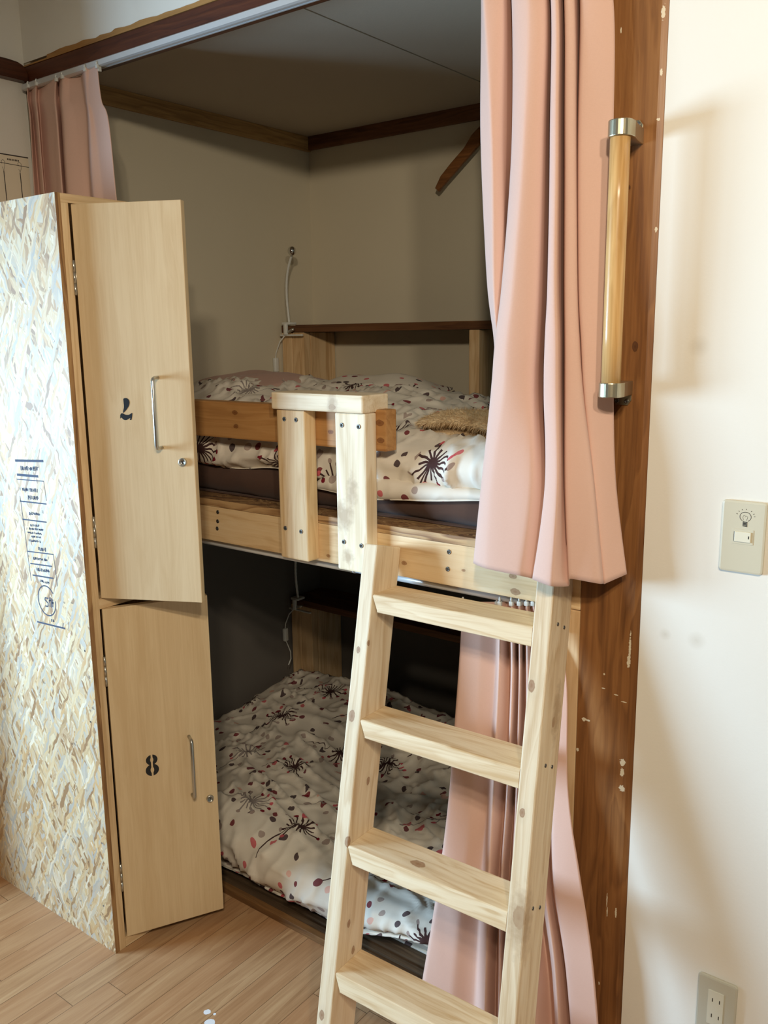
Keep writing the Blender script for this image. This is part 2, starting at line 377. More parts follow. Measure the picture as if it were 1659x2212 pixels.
def screw(parent, M, r=.005):
    m = MB().lathe([(0, .0004), (r * .55, .0005), (r * .62, .0014), (r, .0012), (r, 0)], 14, M)
    for a in (0, PI / 2):
        m.box((-r * .55, -r * .13, .0004), (r * .55, r * .13, .0009), M=M @ Matrix.Rotation(a + .4, 4, 'Z'))
    return m.build('screw', MAT['steel_dark'], parent, True)
def facing(p, d):
    """matrix with local z pointing along d at p"""
    return Matrix.Translation(Vector(p)) @ Vector(d).to_track_quat('Z', 'Y').to_matrix().to_4x4()
TB = {"UP":[[[1.4583,-0.03,2.0962],[1.4772,-0.052,2.0863],[1.5039,-0.035,2.085],[1.4952,0.012,2.0993],[1.5359,-0.058,2.072],[1.5744,-0.074,2.0594],[1.5956,-0.055,2.0598],[1.5697,0.018,2.0848],[1.6112,-0.064,2.054],[1.6248,-0.068,2.05],[1.5954,0.012,2.0776],[1.6321,-0.058,2.0511],[1.6445,-0.05,2.0505],[1.6158,0.03,2.0779],[1.6559,-0.045,2.0493],[1.6987,-0.02,2.0467]],[[1.4618,-0.033,1.8671],[1.4973,-0.0556,1.8588],[1.5085,-0.038,1.86],[1.5036,0.0084,1.868],[1.5452,-0.067,1.8505],[1.5767,-0.0836,1.8437],[1.5998,-0.0619,1.844],[1.5771,0.0126,1.8587],[1.6202,-0.073,1.8395],[1.636,-0.0776,1.8366],[1.6053,0.006,1.8539],[1.6425,-0.0622,1.8382],[1.6553,-0.0524,1.838],[1.6231,0.027,1.8548],[1.6599,-0.0465,1.8383],[1.7075,-0.02,1.836]],[[1.4799,-0.037,1.6249],[1.5074,-0.0604,1.6226],[1.5177,-0.042,1.6229],[1.4935,0.0036,1.626],[1.5371,-0.079,1.6204],[1.5689,-0.0964,1.6181],[1.6018,-0.0711,1.6176],[1.5838,0.0054,1.6218],[1.6283,-0.085,1.6158],[1.6464,-0.0904,1.6147],[1.6156,-0.002,1.62],[1.6514,-0.0678,1.6154],[1.666,-0.0556,1.6152],[1.6331,0.023,1.6202],[1.6686,-0.0485,1.6154],[1.7168,-0.02,1.6144]],[[1.499,-0.04,1.5083],[1.5189,-0.064,1.5085],[1.5117,-0.045,1.5083],[1.4876,0.0,1.5078],[1.5291,-0.088,1.5087],[1.5628,-0.106,1.5088],[1.6019,-0.078,1.5082],[1.5841,0.0,1.5073],[1.6306,-0.094,1.5083],[1.6569,-0.1,1.5082],[1.623,-0.008,1.5072],[1.6577,-0.072,1.5079],[1.675,-0.058,1.5076],[1.6456,0.02,1.5068],[1.6781,-0.05,1.5075],[1.7221,-0.02,1.5069]],[[1.5036,-0.042,1.4153],[1.5207,-0.0646,1.4171],[1.5144,-0.047,1.4159],[1.4927,-0.006,1.413],[1.5228,-0.0897,1.4186],[1.5589,-0.1079,1.4207],[1.6017,-0.0822,1.4205],[1.5899,-0.01,1.416],[1.6327,-0.0971,1.4223],[1.6612,-0.1035,1.4235],[1.6303,-0.0172,1.4176],[1.6623,-0.0758,1.4219],[1.6861,-0.0607,1.4218],[1.6565,0.015,1.4166],[1.687,-0.0515,1.4213],[1.7253,-0.021,1.4207]],[[1.5032,-0.054,1.2426],[1.5175,-0.0682,1.246],[1.5162,-0.059,1.2445],[1.5083,-0.042,1.2414],[1.5107,-0.0999,1.2498],[1.5436,-0.1193,1.2556],[1.6172,-0.1074,1.2609],[1.6278,-0.07,1.2566],[1.6483,-0.1157,1.2649],[1.6763,-0.1245,1.2688],[1.6631,-0.0724,1.2602],[1.6801,-0.0986,1.2655],[1.7179,-0.0769,1.266],[1.6974,-0.015,1.2553],[1.714,-0.0605,1.2633],[1.7396,-0.027,1.261]],[[1.509,-0.06,1.087],[1.5209,-0.07,1.0901],[1.522,-0.065,1.0892],[1.5232,-0.06,1.0883],[1.4983,-0.105,1.1033],[1.5375,-0.125,1.1029],[1.6018,-0.12,1.0988],[1.6191,-0.1,1.091],[1.6341,-0.125,1.0974],[1.6735,-0.135,1.0945],[1.6899,-0.1,1.0889],[1.6977,-0.11,1.1059],[1.7415,-0.085,1.0981],[1.7317,-0.03,1.0862],[1.7415,-0.065,1.0934],[1.767,-0.03,1.1072]]],"LOW":[[[1.3987,0.0164,0.979],[1.4058,0.014,0.9809],[1.4426,0.0176,0.9865],[1.4739,0.0272,0.9897],[1.4914,0.008,0.9977],[1.4937,0.032,0.992],[1.5176,0.008,1.0023],[1.5148,0.032,0.9958],[1.5352,0.008,1.0055],[1.5325,0.032,0.9989],[1.5515,0.008,1.0084],[1.5469,0.032,1.0015],[1.5656,0.008,1.0109],[1.5624,0.0296,1.0049],[1.5777,0.0116,1.0121],[1.5851,0.0128,1.0131]],[[1.4061,-0.0098,0.8365],[1.4138,-0.013,0.8393],[1.4544,-0.0082,0.8471],[1.485,0.0046,0.8501],[1.5082,-0.021,0.8637],[1.5134,0.011,0.8546],[1.5385,-0.021,0.8706],[1.5324,0.011,0.859],[1.5549,-0.021,0.8744],[1.547,0.011,0.8623],[1.5721,-0.021,0.8784],[1.5716,0.011,0.868],[1.6,-0.021,0.8849],[1.5974,0.0078,0.875],[1.624,-0.0162,0.8889],[1.6492,-0.0146,0.8942]],[[1.3987,-0.0304,0.5811],[1.4081,-0.034,0.5857],[1.4527,-0.0286,0.5978],[1.4832,-0.0142,0.6013],[1.512,-0.043,0.6233],[1.5195,-0.007,0.6098],[1.5449,-0.043,0.6339],[1.5409,-0.007,0.6167],[1.5657,-0.043,0.6406],[1.56,-0.007,0.6229],[1.5893,-0.043,0.6482],[1.5859,-0.007,0.6313],[1.6174,-0.043,0.6573],[1.6132,-0.0106,0.6417],[1.6413,-0.0376,0.6627],[1.6713,-0.0358,0.6716]],[[1.3801,-0.0446,0.3624],[1.3914,-0.049,0.3694],[1.4402,-0.0424,0.3853],[1.4754,-0.0248,0.3898],[1.514,-0.06,0.4244],[1.5128,-0.016,0.4001],[1.5442,-0.06,0.4365],[1.537,-0.016,0.4097],[1.5717,-0.06,0.4475],[1.5639,-0.016,0.4205],[1.6028,-0.06,0.4599],[1.6007,-0.016,0.4353],[1.6381,-0.06,0.4741],[1.6336,-0.0204,0.4508],[1.6576,-0.0534,0.4783],[1.7104,-0.0512,0.4982]],[[1.3458,-0.0528,0.122],[1.3595,-0.058,0.132],[1.4229,-0.0502,0.1575],[1.4691,-0.0294,0.1662],[1.5167,-0.071,0.216],[1.5113,-0.019,0.1798],[1.5497,-0.071,0.2319],[1.5371,-0.019,0.1922],[1.5818,-0.071,0.2474],[1.5755,-0.019,0.2107],[1.6235,-0.071,0.2675],[1.6337,-0.019,0.2387],[1.6738,-0.071,0.2917],[1.6738,-0.0242,0.2614],[1.6956,-0.0632,0.2972],[1.7487,-0.0606,0.321]]],"LEFT":[[[-0.0246,-0.01,2.2086],[0.0359,-0.028,2.1973],[0.0048,0.0,2.2093],[0.0759,-0.028,2.1963],[0.0456,0.0,2.2094],[0.1257,-0.018,2.199],[0.168,-0.032,2.1911],[0.1294,0.005,2.2076],[0.1955,-0.028,2.1928],[0.2019,-0.01,2.1988],[0.233,0.0,2.2065],[0.2948,-0.032,2.1931],[0.3054,-0.02,2.1981],[0.3443,-0.026,2.192]],[[-0.0327,-0.01,2.1743],[0.0171,-0.02,2.1646],[0.0066,-0.005,2.1691],[0.0546,-0.02,2.1586],[0.0464,-0.005,2.1627],[0.1156,-0.015,2.1499],[0.1443,-0.02,2.1444],[0.131,-0.0,2.1503],[0.1754,-0.02,2.1394],[0.1975,-0.01,2.1378],[0.2434,0.0,2.1324],[0.2836,-0.02,2.1223],[0.2953,-0.02,2.1204],[0.3432,-0.02,2.1128]],[[-0.0347,-0.01,2.1208],[0.0325,-0.028,2.1079],[-0.0031,0.0,2.1179],[0.0699,-0.028,2.1024],[0.037,0.0,2.112],[0.1189,-0.018,2.097],[0.1571,-0.032,2.089],[0.1245,0.005,2.1001],[0.1863,-0.028,2.0854],[0.217,-0.01,2.084],[0.2489,0.0,2.0811],[0.2981,-0.032,2.0684],[0.3104,-0.02,2.0687],[0.3738,-0.026,2.0584]],[[-0.0409,-0.01,1.9135],[0.0226,-0.028,1.9054],[-0.0061,0.0,1.9112],[0.0697,-0.028,1.9008],[0.0347,-0.0,1.9072],[0.1176,-0.018,1.8972],[0.1561,-0.032,1.8919],[0.1217,0.005,1.8993],[0.1817,-0.028,1.8898],[0.2216,-0.01,1.8879],[0.24,0.0,1.8872],[0.2935,-0.032,1.8785],[0.3259,-0.02,1.8766],[0.3859,-0.026,1.8701]]]}
DAY, WARM, EXPO = 58, 44, 0.12
# ---------------------------------------------------------------- materials
PINE = dict(light=(236, 210, 170), mid=(228, 196, 150), dark=(208, 170, 122))
PALE = dict(light=(242, 228, 202), mid=(236, 216, 184), dark=(216, 190, 150))
MAT = {}
MAT['steel_dark'] = plain('screw_steel', (120, 118, 114), .35, .9)
MAT['steel'] = plain('satin_steel', (190, 188, 180), .32, .95)
MAT['nickel'] = plain('satin_nickel', (186, 176, 150), .34, .95)
MAT['alu'] = plain('white_rod', (206, 206, 206), .3, .25)
MAT['white_plastic'] = plain('white_plastic', (214, 214, 208), .4)
MAT['black'] = plain('black_paint', (22, 24, 28), .5)
MAT['dark_gap'] = plain('shadow_gap', (20, 16, 14), .9)
MAT['ink'] = plain('stamp_ink', (58, 64, 84), .8)
MAT['pink'] = fabric('pink_linen', (226, 190, 174), (212, 174, 158))
MAT['duvet'] = bedding('printed_duvet_cotton', 0.3 - .07, .21 - .04)
MAT['duvet2'] = bedding('printed_sheet_cotton', 3.7, 2.6)
MAT['mattress'] = fabric('brown_mattress_cover', (92, 70, 60), (80, 60, 52), sheen=.1)
MAT['blush'] = fabric('blush_cover', (190, 156, 142), (178, 144, 130), sheen=.1)
MAT['board'] = wood('pine_board', **PINE, axis='x', knots=[(1.524, 0, 1.058, .007), (1.53, 0, 1.027, .009), (1.26, 0, 1.045, .006), (1.41, 0, 1.052, .004), (1.045, 0, 1.03, .005)])
MAT['rail'] = wood('pine_rail', (196, 148, 94), (184, 134, 80), (160, 110, 62), axis='x', knots=[(.755, 0, 1.345, .0075), (.757, 0, 1.312, .007), (1.06, 0, 1.315, .0065), (1.198, 0, 1.342, .009), (1.2, 0, 1.305, .008)], knotc=(104, 52, 22))
MAT['post_y'] = wood('pine_upright', **PINE, axis='z')
MAT['post_w'] = wood('pale_upright', **PALE, axis='z', stains=[(1.125, -.04, 1.14, .035, (1, 1, .8)), (1.15, -.04, 1.2, .02, (1, 1, .5)), (1.135, -.04, 1.05, .02, (1, 1, 1))])
MAT['cap'] = wood('pine_cap', **PALE, axis='x', knots=[(1.105, -.045, 1.375, .008)], stains=[(1.105, -.045, 1.383, .017, (1, 1, .5))])
MAT['pine_z'] = wood('pine_stud', (226, 196, 154), (216, 182, 138), (190, 150, 104), axis='z', auto=.05)
MAT['lad_l'] = wood('ladder_stile_left_pine', (238, 222, 194), (228, 206, 172), (204, 174, 134), axis='z',
                    knots=[(.013, 0, .855, .006), (.035, .003, .872, .005), (.013, 0, .72, .010), (.012, 0, .12, .008), (.035, .062, .70, .007), (.035, .05, .585, .007), (.035, .03, .30, .007), (.035, .055, .24, .007), (.035, .062, .97, .005), (.033, .002, .47, .009)])
MAT['lad_r'] = wood('ladder_stile_right_pine', (238, 222, 194), (228, 206, 172), (204, 174, 134), axis='z',
                    knots=[(.404, 0, .845, .009), (.408, 0, .62, .007), (.405, 0, .19, .014), (.42, 0, .44, .016), (.431, .05, .78, .008)],
                    stains=[(.425, .005, .43, .03, (1, 1, .4)), (.431, .06, .8, .02, (1, 1, .3))])
MAT['rung'] = wood('ladder_rung_pine', (240, 222, 190), (230, 206, 168), (206, 172, 126), axis='x', auto=.03, rings=1.0)
MAT['rung_c'] = wood('ladder_rung_knotted_pine', (240, 222, 190), (230, 206, 168), (206, 172, 126), axis='x', auto=.03, rings=1.3, knots=[(.15, .03, 0, .013)], )
MAT['door_w'] = wood('birch_veneer', (228, 204, 166), (223, 197, 157), (212, 183, 141), axis='z', rings=.25, bump=.03, rough=.45)
MAT['frame_w'] = wood('locker_frame_pine', (232, 206, 164), (222, 190, 146), (198, 162, 116), axis='z')
MAT['frame_x'] = wood('locker_top_pine', (232, 206, 164), (222, 190, 146), (198, 162, 116), axis='y')
MAT['bar'] = wood('oak_grab_bar', (228, 190, 134), (214, 172, 114), (186, 142, 86), axis='z', rough=.25, rings=.6)
MAT['stain'] = wood('stained_post_wood', (158, 110, 64), (136, 90, 50), (104, 66, 36), axis='z', rough=.42, knots=[(1.752, 0, 1.5, .007), (1.68, 0, 1.94, .006), (1.73, 0, 1.76, .003)], knotc=(60, 32, 18), bump=.2)
MAT['lintel'] = wood('dark_lintel_wood', (104, 58, 32), (86, 44, 24), (62, 30, 18), axis='x', rough=.45)
MAT['nag'] = wood('dark_moulding_wood', (100, 56, 34), (84, 46, 28), (60, 32, 20), axis='y', rough=.35)
MAT['ochre'] = wood('bare_strip_wood', (190, 146, 88), (172, 126, 70), (140, 96, 50), axis='x')
MAT['cornice_l'] = wood('pale_cornice_wood', (206, 168, 112), (188, 150, 96), (150, 114, 68), axis='y')
MAT['cornice_b'] = wood('brown_cornice_wood', (132, 88, 56), (110, 70, 44), (80, 48, 30), axis='x', knots=[(.68, 1.1, 2.215, .022)], knotc=(30, 16, 12))
MAT['sill'] = wood('old_threshold_wood', (112, 92, 70), (90, 72, 54), (62, 48, 36), axis='x', rough=.5)
MAT['sill_edge'] = wood('threshold_edge_wood', (150, 112, 72), (130, 94, 58), (100, 70, 42), axis='x', rough=.4)
MAT['shelf'] = wood('shelf_edge_wood', (124, 84, 52), (104, 68, 40), (78, 48, 30), axis='x')
MAT['osb'] = osb('osb_panel', [(150, 110, 70), (212, 182, 136), (172, 166, 156), (222, 198, 156), (200, 156, 102), (218, 196, 158), (186, 178, 166), (206, 170, 118), (230, 214, 186), (180, 140, 94)], .85, lean=.05)
MAT['osb_edge'] = wood('osb_edge_wood', (176, 138, 92), (150, 110, 70), (112, 78, 48), axis='z', rings=2, bump=.5)
MAT['osb_edge_x'] = wood('osb_edge_strip', (196, 160, 114), (160, 122, 82), (116, 82, 52), axis='x', rings=2.5, bump=.6)
MAT['osb_deck'] = osb('osb_deck', [(150, 112, 74), (120, 82, 52), (170, 134, 92), (96, 64, 42), (140, 104, 66), (186, 150, 104), (84, 56, 38)], 1.0, flat='z')

def plaster(name, c, mottled=(), rough=.85):
    n = NT(name, rough, 0, .25)
    co = n.coord()
    f = n.noise(co, 3.5, 4, .5)
    b = n.mix(f, lin(tuple(int(v * .975) for v in c)), lin(c))
    for (p, r) in mottled:
        d = n.vmath('LENGTH', n.vmath('SUBTRACT', co, p))
        b = n.mix(n.ramp(n.math('DIVIDE', d, r), [(0, (.28, .28, .28, 1)), (1, (0, 0, 0, 1))]), b, lin((168, 152, 124)))
    n.base(b)
    n.bump(n.math('ADD', n.noise(co, 170, 3, .6), n.math('MULTIPLY', n.noise(co, 24, 2), 1.2)), .18, .0012)
    return n.m
MAT['wall'] = plaster('painted_plaster', (234, 229, 218), [((1.885, 0, 1.0), .018), ((1.86, 0, 1.5), .02), ((1.83, 0, 1.0), .012)])
MAT['wall_l'] = plaster('closet_plaster_shaded', (108, 102, 96))  # closet wall colour darkened: the lower bunk's shade is put into it
MAT['wall_far'] = plaster('far_room_plaster', (168, 156, 140))
MAT['wall_c'] = plaster('closet_plaster', (208, 197, 174))
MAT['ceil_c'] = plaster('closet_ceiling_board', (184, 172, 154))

# paint chips on the stained post
def chipped():
    m = MAT['stain']; nt = m.node_tree
    b = [x for x in nt.nodes if x.type == 'BSDF_PRINCIPLED'][0]
    n = NT.__new__(NT); n.m = m; n.t = nt; n.b = b
    src = b.inputs['Base Color'].links[0].from_socket
    co = n.coord()
    cur = src
    for (x, z, rx, rz) in ((1.767, .96, .0022, .030), (1.766, .935, .0035, .013), (1.763, .735, .006, .008), (1.763, .715, .004, .010), (1.764, .683, .006, .007),
                           (1.683, .800, .005, .004), (1.69, .800, .006, .002), (1.672, .735, .003, .004), (1.774, 2.018, .003, .012), (1.775, 1.93, .002, .006), (1.778, 1.69, .002, .005), (1.774, 1.86, .003, .002),
                           (1.705, 2.006, .0012, .006), (1.744, .44, .0012, .018), (1.7455, .415, .0012, .012), (1.763, .42, .002, .012), (1.735, .25, .0015, .004), (1.72, .90, .002, .002), (1.72, .872, .004, .0012), (1.745, .865, .005, .0012), (1.76, .855, .006, .001)):
        q = n.vmath('MULTIPLY', n.vmath('SUBTRACT', co, (x, 0, z)), (1 / rx, 0.0, 1 / rz))
        d = n.math('ADD', n.vmath('LENGTH', q), n.math('MULTIPLY', n.math('SUBTRACT', n.noise(co, 260, 3), .5), 1.6))
        cur = n.mix(n.math('LESS_THAN', d, .9), cur, lin((216, 204, 178)))
    nt.links.new(cur, b.inputs['Base Color'])
chipped()

def floor_mat():
    n = NT('oak_floor_boards', .36, 0, .5)
    co = n.coord(); x, y, z = n.sep(co)
    W = .0705
    xs = n.math('DIVIDE', n.math('ADD', x, .0385), W)
    ix = n.math('FLOOR', xs); fx = n.math('FRACT', xs)
    wn = n.n('ShaderNodeTexWhiteNoise', noise_dimensions='1D'); n.put(wn.inputs['W'], ix)
    ys = n.math('ADD', n.math('DIVIDE', y, .91), n.math('MULTIPLY', wn.outputs[0], 5.0))
    iy = n.math('FLOOR', ys); fy = n.math('FRACT', ys)
    wn2 = n.n('ShaderNodeTexWhiteNoise', noise_dimensions='2D'); n.put(wn2.inputs['Vector'], n.comb(ix, iy))
    tone = wn2.outputs[0]
    c2 = n.vmath('ADD', co, n.comb(n.math('MULTIPLY', tone, 3.1), n.math('MULTIPLY', tone, 9.0), 0.0))
    g = n.noise(n.mapping(c2, (24, 1.6, 24)), 1.6, 5, .6, 1.0)
    ringn = n.math('FRACT', n.math('MULTIPLY', n.noise(n.mapping(c2, (13, .8, 13)), 1.2, 2, .4), 6))
    fine = n.noise(n.mapping(c2, (420, 9, 420)), 1, 3, .7)
    f = n.math('ADD', n.math('MULTIPLY', g, .65), n.math('ADD', n.math('MULTIPLY', ringn, .12), n.math('MULTIPLY', fine, .25)))
    base = n.ramp(f, [(.3, (150, 110, 74)), (.52, (184, 144, 104)), (.75, (208, 172, 130))])
    base = n.mix(n.math('MULTIPLY', tone, .45), base, lin((176, 124, 84)))
    gap = n.math('MAXIMUM', n.math('LESS_THAN', n.math('MINIMUM', fx, n.math('SUBTRACT', 1.0, fx)), .010),
                 n.math('LESS_THAN', n.math('MINIMUM', fy, n.math('SUBTRACT', 1.0, fy)), .0009))
    base = n.mix(n.math('MULTIPLY', gap, .75), base, lin((84, 56, 34)))
    for (px, py, r) in ((.932, -.333, .008), (.951, -.327, .0035), (.962, -.352, .012)):
        q = n.vmath('MULTIPLY', n.vmath('SUBTRACT', co, (px, py, 0)), (1, 1, 0))
        d = n.math('ADD', n.vmath('LENGTH', q), n.math('MULTIPLY', n.math('SUBTRACT', n.noise(co, 150, 2), .5), .004))
        base = n.mix(n.math('LESS_THAN', d, r), base, lin((238, 240, 244)))
    n.base(base)
    n.rough(n.math('ADD', .30, n.math('MULTIPLY', fine, .16)))
    n.bump(n.math('SUBTRACT', n.math('MULTIPLY', fine, .3), gap), .25, .0008)
    return n.m
MAT['floor'] = floor_mat()

# ---------------------------------------------------------------- the setting
def struct(name, mb, m):
    o = mb.build(name, m); o['kind'] = 'structure'; return o
XR, YF, ZC, XL, YS = 3.9, -4.6, 2.52, -1.25, -.55
struct('floor', MB().box((XL, YF, -.08), (XR, -.002, 0)), MAT['floor'])
struct('wall_left', MB().box((-.14, YS, 0), (-.02, 0.0, ZC)), MAT['wall'])
struct('wall_recess', MB().box((XL, YS, 0), (-.14, YS + .12, ZC)), MAT['wall'])
struct('wall_right', MB().box((XR, YF, 0), (XR + .1, 0.12, ZC)), MAT['wall_far'])
struct('wall_back', MB().box((XL - .1, YF - .1, 0), (XR + .1, YF, ZC)), MAT['wall_far'])
# far left wall with the daylight window
WY0, WY1, WZ0, WZ1 = -2.65, -1.35, .68, 1.72
wb = MB()
wb.box((XL - .1, YF, 0), (XL, WY0, ZC)).box((XL - .1, WY1, 0), (XL, YS + .12, ZC))
wb.box((XL - .1, WY0, 0), (XL, WY1, WZ0)).box((XL - .1, WY0, WZ1), (XL, WY1, ZC))
struct('wall_window', wb, MAT['wall'])
wf = MB()
for a, b in (((WY0, WZ0), (WY1, WZ0 + .04)), ((WY0, WZ1 - .04), (WY1, WZ1)), ((WY0, WZ0), (WY0 + .04, WZ1)), ((WY1 - .04, WZ0), (WY1, WZ1)), (((WY0 + WY1) / 2 - .02, WZ0), ((WY0 + WY1) / 2 + .02, WZ1))):
    wf.box((XL - .07, a[0], a[1]), (XL - .03, b[0], b[1]))
struct('window_1', wf, MAT['white_plastic'])
struct('ceiling', MB().box((XL - .1, YF - .1, ZC), (XR + .1, .12, ZC + .08)), MAT['wall_far'])
w = MB().box((1.784, 0, 0), (XR, .12, ZC)).box((-.14, 0, 2.2665), (1.784, .12, ZC))
struct('wall_front', w, MAT['wall'])
# closet shell
struct('wall_closet_left', MB().box((-.1, .004, 1.105), (0, 1.26, 2.30)), MAT['wall_c'])
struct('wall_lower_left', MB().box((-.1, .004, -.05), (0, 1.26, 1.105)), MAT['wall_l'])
struct('wall_closet_back', MB().box((0, 1.134, 1.105), (1.79, 1.26, 2.30)), MAT['wall_c'])
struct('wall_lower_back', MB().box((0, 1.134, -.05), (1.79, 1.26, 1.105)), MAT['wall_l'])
struct('wall_closet_right', MB().box((1.69, .10, -.05), (1.79, 1.134, 2.30)), MAT['wall_c'])
cc = MB().box((0, .027, 2.252), (.878, 1.134, 2.30)).box((.884, .027, 2.252), (1.69, 1.134, 2.30)).box((.876, .027, 2.256), (.886, 1.134, 2.29))
struct('ceiling_closet', cc, MAT['ceil_c'])
struct('floor_closet', MB().box((0, .09, -.05), (1.69, 1.134, .018)), MAT['sill'])
# trims
struct('trim_1', MB().box((1.669, 0, 0), (1.772, .105, 2.2665)).prism([(1.772, -.0), (1.784, .006), (1.784, .105), (1.772, .105)], 'z', 0, 2.2665), MAT['stain'])
struct('trim_2', MB().box((-.02, -.004, 2.196), (1.669, .027, 2.254), .002), MAT['lintel'])
# raw, ragged strip above the lintel
pts = [(-.02, 2.2545), (1.669, 2.2545)]
x = 1.669; top = []
while x > .1:
    top.append((x, 2.2665 + random.uniform(-.0025, .0035))); x -= random.uniform(.012, .04)
top += [(.10, 2.266), (.098, 2.259), (-.02, 2.258)]
struct('trim_3', MB().prism(pts + top, 'y', -.005, .02), MAT['ochre'])
sl = MB().box((0, -.006, 0), (1.669, .014, .020), .002)
struct('trim_4', sl, MAT['sill_edge'])
g = MB()
for a, b, z in ((.014, .030, .019), (.030, .044, .010), (.044, .058, .019), (.058, .072, .010), (.072, .092, .019)):
    g.box((0, a, -.02), (1.669, b, z))
struct('trim_5', g, MAT['sill'])
struct('trim_6', MB().box((0, .06, 2.200), (.012, 1.134, 2.252), .002), MAT['cornice_l'])
struct('trim_7', MB().box((.012, 1.118, 2.204), (1.69, 1.134, 2.252), .002), MAT['cornice_b'])
# dark rounded picture rail on the left wall
pr = MB()
outl = [(YS + .001, 2.214), (-.006, 2.214), (-.006, 2.232), (-.010, 2.244), (-.020, 2.254), (-.034, 2.259), (-.06, 2.261), (YS + .001, 2.261)]
pr.prism(outl, 'x', -.02, .006, .002)
pr.box((.004, YS + .002, 2.216), (.0085, -.02, 2.2185))
struct('trim_8', pr, MAT['nag'])

# ---------------------------------------------------------------- curtain rails and curtains
def hook(parent, p, h=.02):
    MB().tube([(p[0], p[1], p[2] + h), (p[0] + .001, p[1] - .003, p[2] + h * .5), (p[0], p[1] - .001, p[2])], .0022, 8).box((p[0] - .004, p[1] - .004, p[2] - .008), (p[0] + .004, p[1] + .003, p[2] + .001), .001).build('curtain_hook', MAT['white_plastic'], parent, True)
tr = thing('curtain_track', (.82, -.015, 2.2), 'long white curtain track under the dark lintel at the top of the opening', 'curtain rail')
prof = [(-.026, -.008), (-.020, -.010), (-.012, -.010), (-.012, -.007), (-.008, -.007), (-.008, -.010), (-.004, -.010), (-.004, .008), (-.020, .008), (-.026, .004)]
tb = MB().prism(prof, 'x', 0, 1.645); bmesh.ops.translate(tb.bm, vec=(-.82 + .003, -.004 + .015 + .004, -.001 + .0), verts=tb.bm.verts)
tb.build('track', MAT['alu'], tr)
MB().box((1.648 - .82, -.012, -.012), (1.655 - .82, .012, .01), .002).build('end_cap', MAT['white_plastic'], tr)
MB().box((.338 - .82, -.010, -.022), (.346 - .82, .000, -.006), .0015).build('runner', MAT['white_plastic'], tr)

def curtain(name, table, label, origin, mat=None, hem=.07):
    P = curtain_points(table)
    t = thing(name, origin, label, 'curtain')
    og = Vector(origin)
    P = [[p - og for p in r] for r in P]
    o = grid('drape', P, MAT['pink'], t, thick=.0016)
    return t, P

# upper right curtain: gathered top added above the traced part
UP = TB['UP']
r0 = UP[0]
topx = [1.44 + (1.660 - 1.44) * (.5 * i / 15 + .5 * (r0[i][0] - r0[0][0]) / (r0[15][0] - r0[0][0])) for i in range(16)]
dy = [-.014, -.028, -.012, -.008, -.028, -.034, -.014, -.008, -.028, -.032, -.01, -.028, -.03, -.006, -.028, -.016]
UPF = [[[topx[i], dy[i], 2.188] for i in range(16)]] + UP
upc, _ = curtain('hanging_curtain', UPF, 'long pink upper bunk curtain bunched at the right beside the wooden grab bar', (1.58, -.05, 1.08))
for i in (1, 5, 9, 12, 14):
    hook(upc, (topx[i] - 1.58, dy[i] + .05, 2.186 - 1.08), .012)

LF = TB['LEFT']
last = LF[-1]; prev = LF[-2]
LFF = [[list(p) for p in r] for r in LF] + [[[p[0] + .012 * (i / 13.0), p[1] * .7, 1.5] for i, p in enumerate(last)], [[p[0] + .02 * (i / 13.0) - .004, p[1] * .7, 1.10] for i, p in enumerate(last)]]
for r in LFF:
    for p in r: p[0] = max(p[0], .003); p[1] = max(min(p[1], .02), -.027)
lc, _ = curtain('hanging_curtain', LFF, 'short pleated pink curtain at the left end of the track, above the numbered locker', (.18, -.02, 1.1))
for i in (1, 3, 6, 8, 11, 13):
    p = LFF[0][i]; hook(lc, (p[0] - .18, p[1] + .02, p[2] - 1.1), .008)

LOW = TB['LOW']
fl = [[LOW[-1][i][0] - .004 + .0035 * (i - 4), LOW[-1][i][1], .006] for i in range(16)]
lw, _ = curtain('hanging_curtain', LOW + [fl], 'pink lower bunk curtain hanging behind the ladder down to the floor', (1.5, -.02, .0))
for i in (0, 3, 4, 6, 8, 10, 12, 14):
    p = LOW[0][i]; hook(lw, (p[0] - 1.5, p[1] + .02, p[2] + .0), .010)
rd = thing('curtain_rod', (.82, .026, 1.002), 'thin pale curtain rod fixed under the front board of the upper bunk', 'curtain rod')
MB().tube([(-.81, 0, 0), (.28, 0, 0)], .0095, 16).build('rod', MAT['alu'], rd, True)
MB().tube([(.28, 0, 0), (.285, 0, 0)], .0100, 16).tube([(.285, 0, 0), (.76, 0, 0)], .0085, 16).build('inner_rod', MAT['alu'], rd, True)

# ---------------------------------------------------------------- bunk
bk = thing('bunk_bed_frame', (.83, .5, 0), 'built-in upper bunk of pine boards with a short guard rail', 'bunk bed')
OB = Vector((.83, .5, 0))
def bpart(mb, name, m, parent=None):
    """object space stays equal to room space, so the grain and knots sit where given"""
    o = mb.build(name, m, parent or bk)
    if parent is None: o.location = -OB
    return o
fb = bpart(MB().box((.002, 0, 1.0135), (1.668, .038, 1.1035), .003), 'front_board', MAT['board'])
dk = bpart(MB().box((.002, .001, 1.104), (1.668, 1.12, 1.122)), 'deck_panel', MAT['osb_deck'])
bpart(MB().box((.002, -.0006, 1.1042), (1.668, .001, 1.1218)), 'deck_edge', MAT['osb_edge_x'])
bpart(MB().box((1.58, .001, .02), (1.668, .036, 1.0125), .003), 'support_post', MAT['pine_z'])
gr = bpart(MB().box((.002, .0005, 1.281), (1.215, .038, 1.370), .004), 'guard_rail', MAT['rail'])
p1 = bpart(MB().box((.932, -.038, 1.019), (1.018, -.0002, 1.3635), .004), 'guard_post', MAT['post_y'])
p2 = bpart(MB().box((1.106, -.038, 1.017), (1.190, -.0002, 1.3635), .004), 'guard_post', MAT['post_w'])
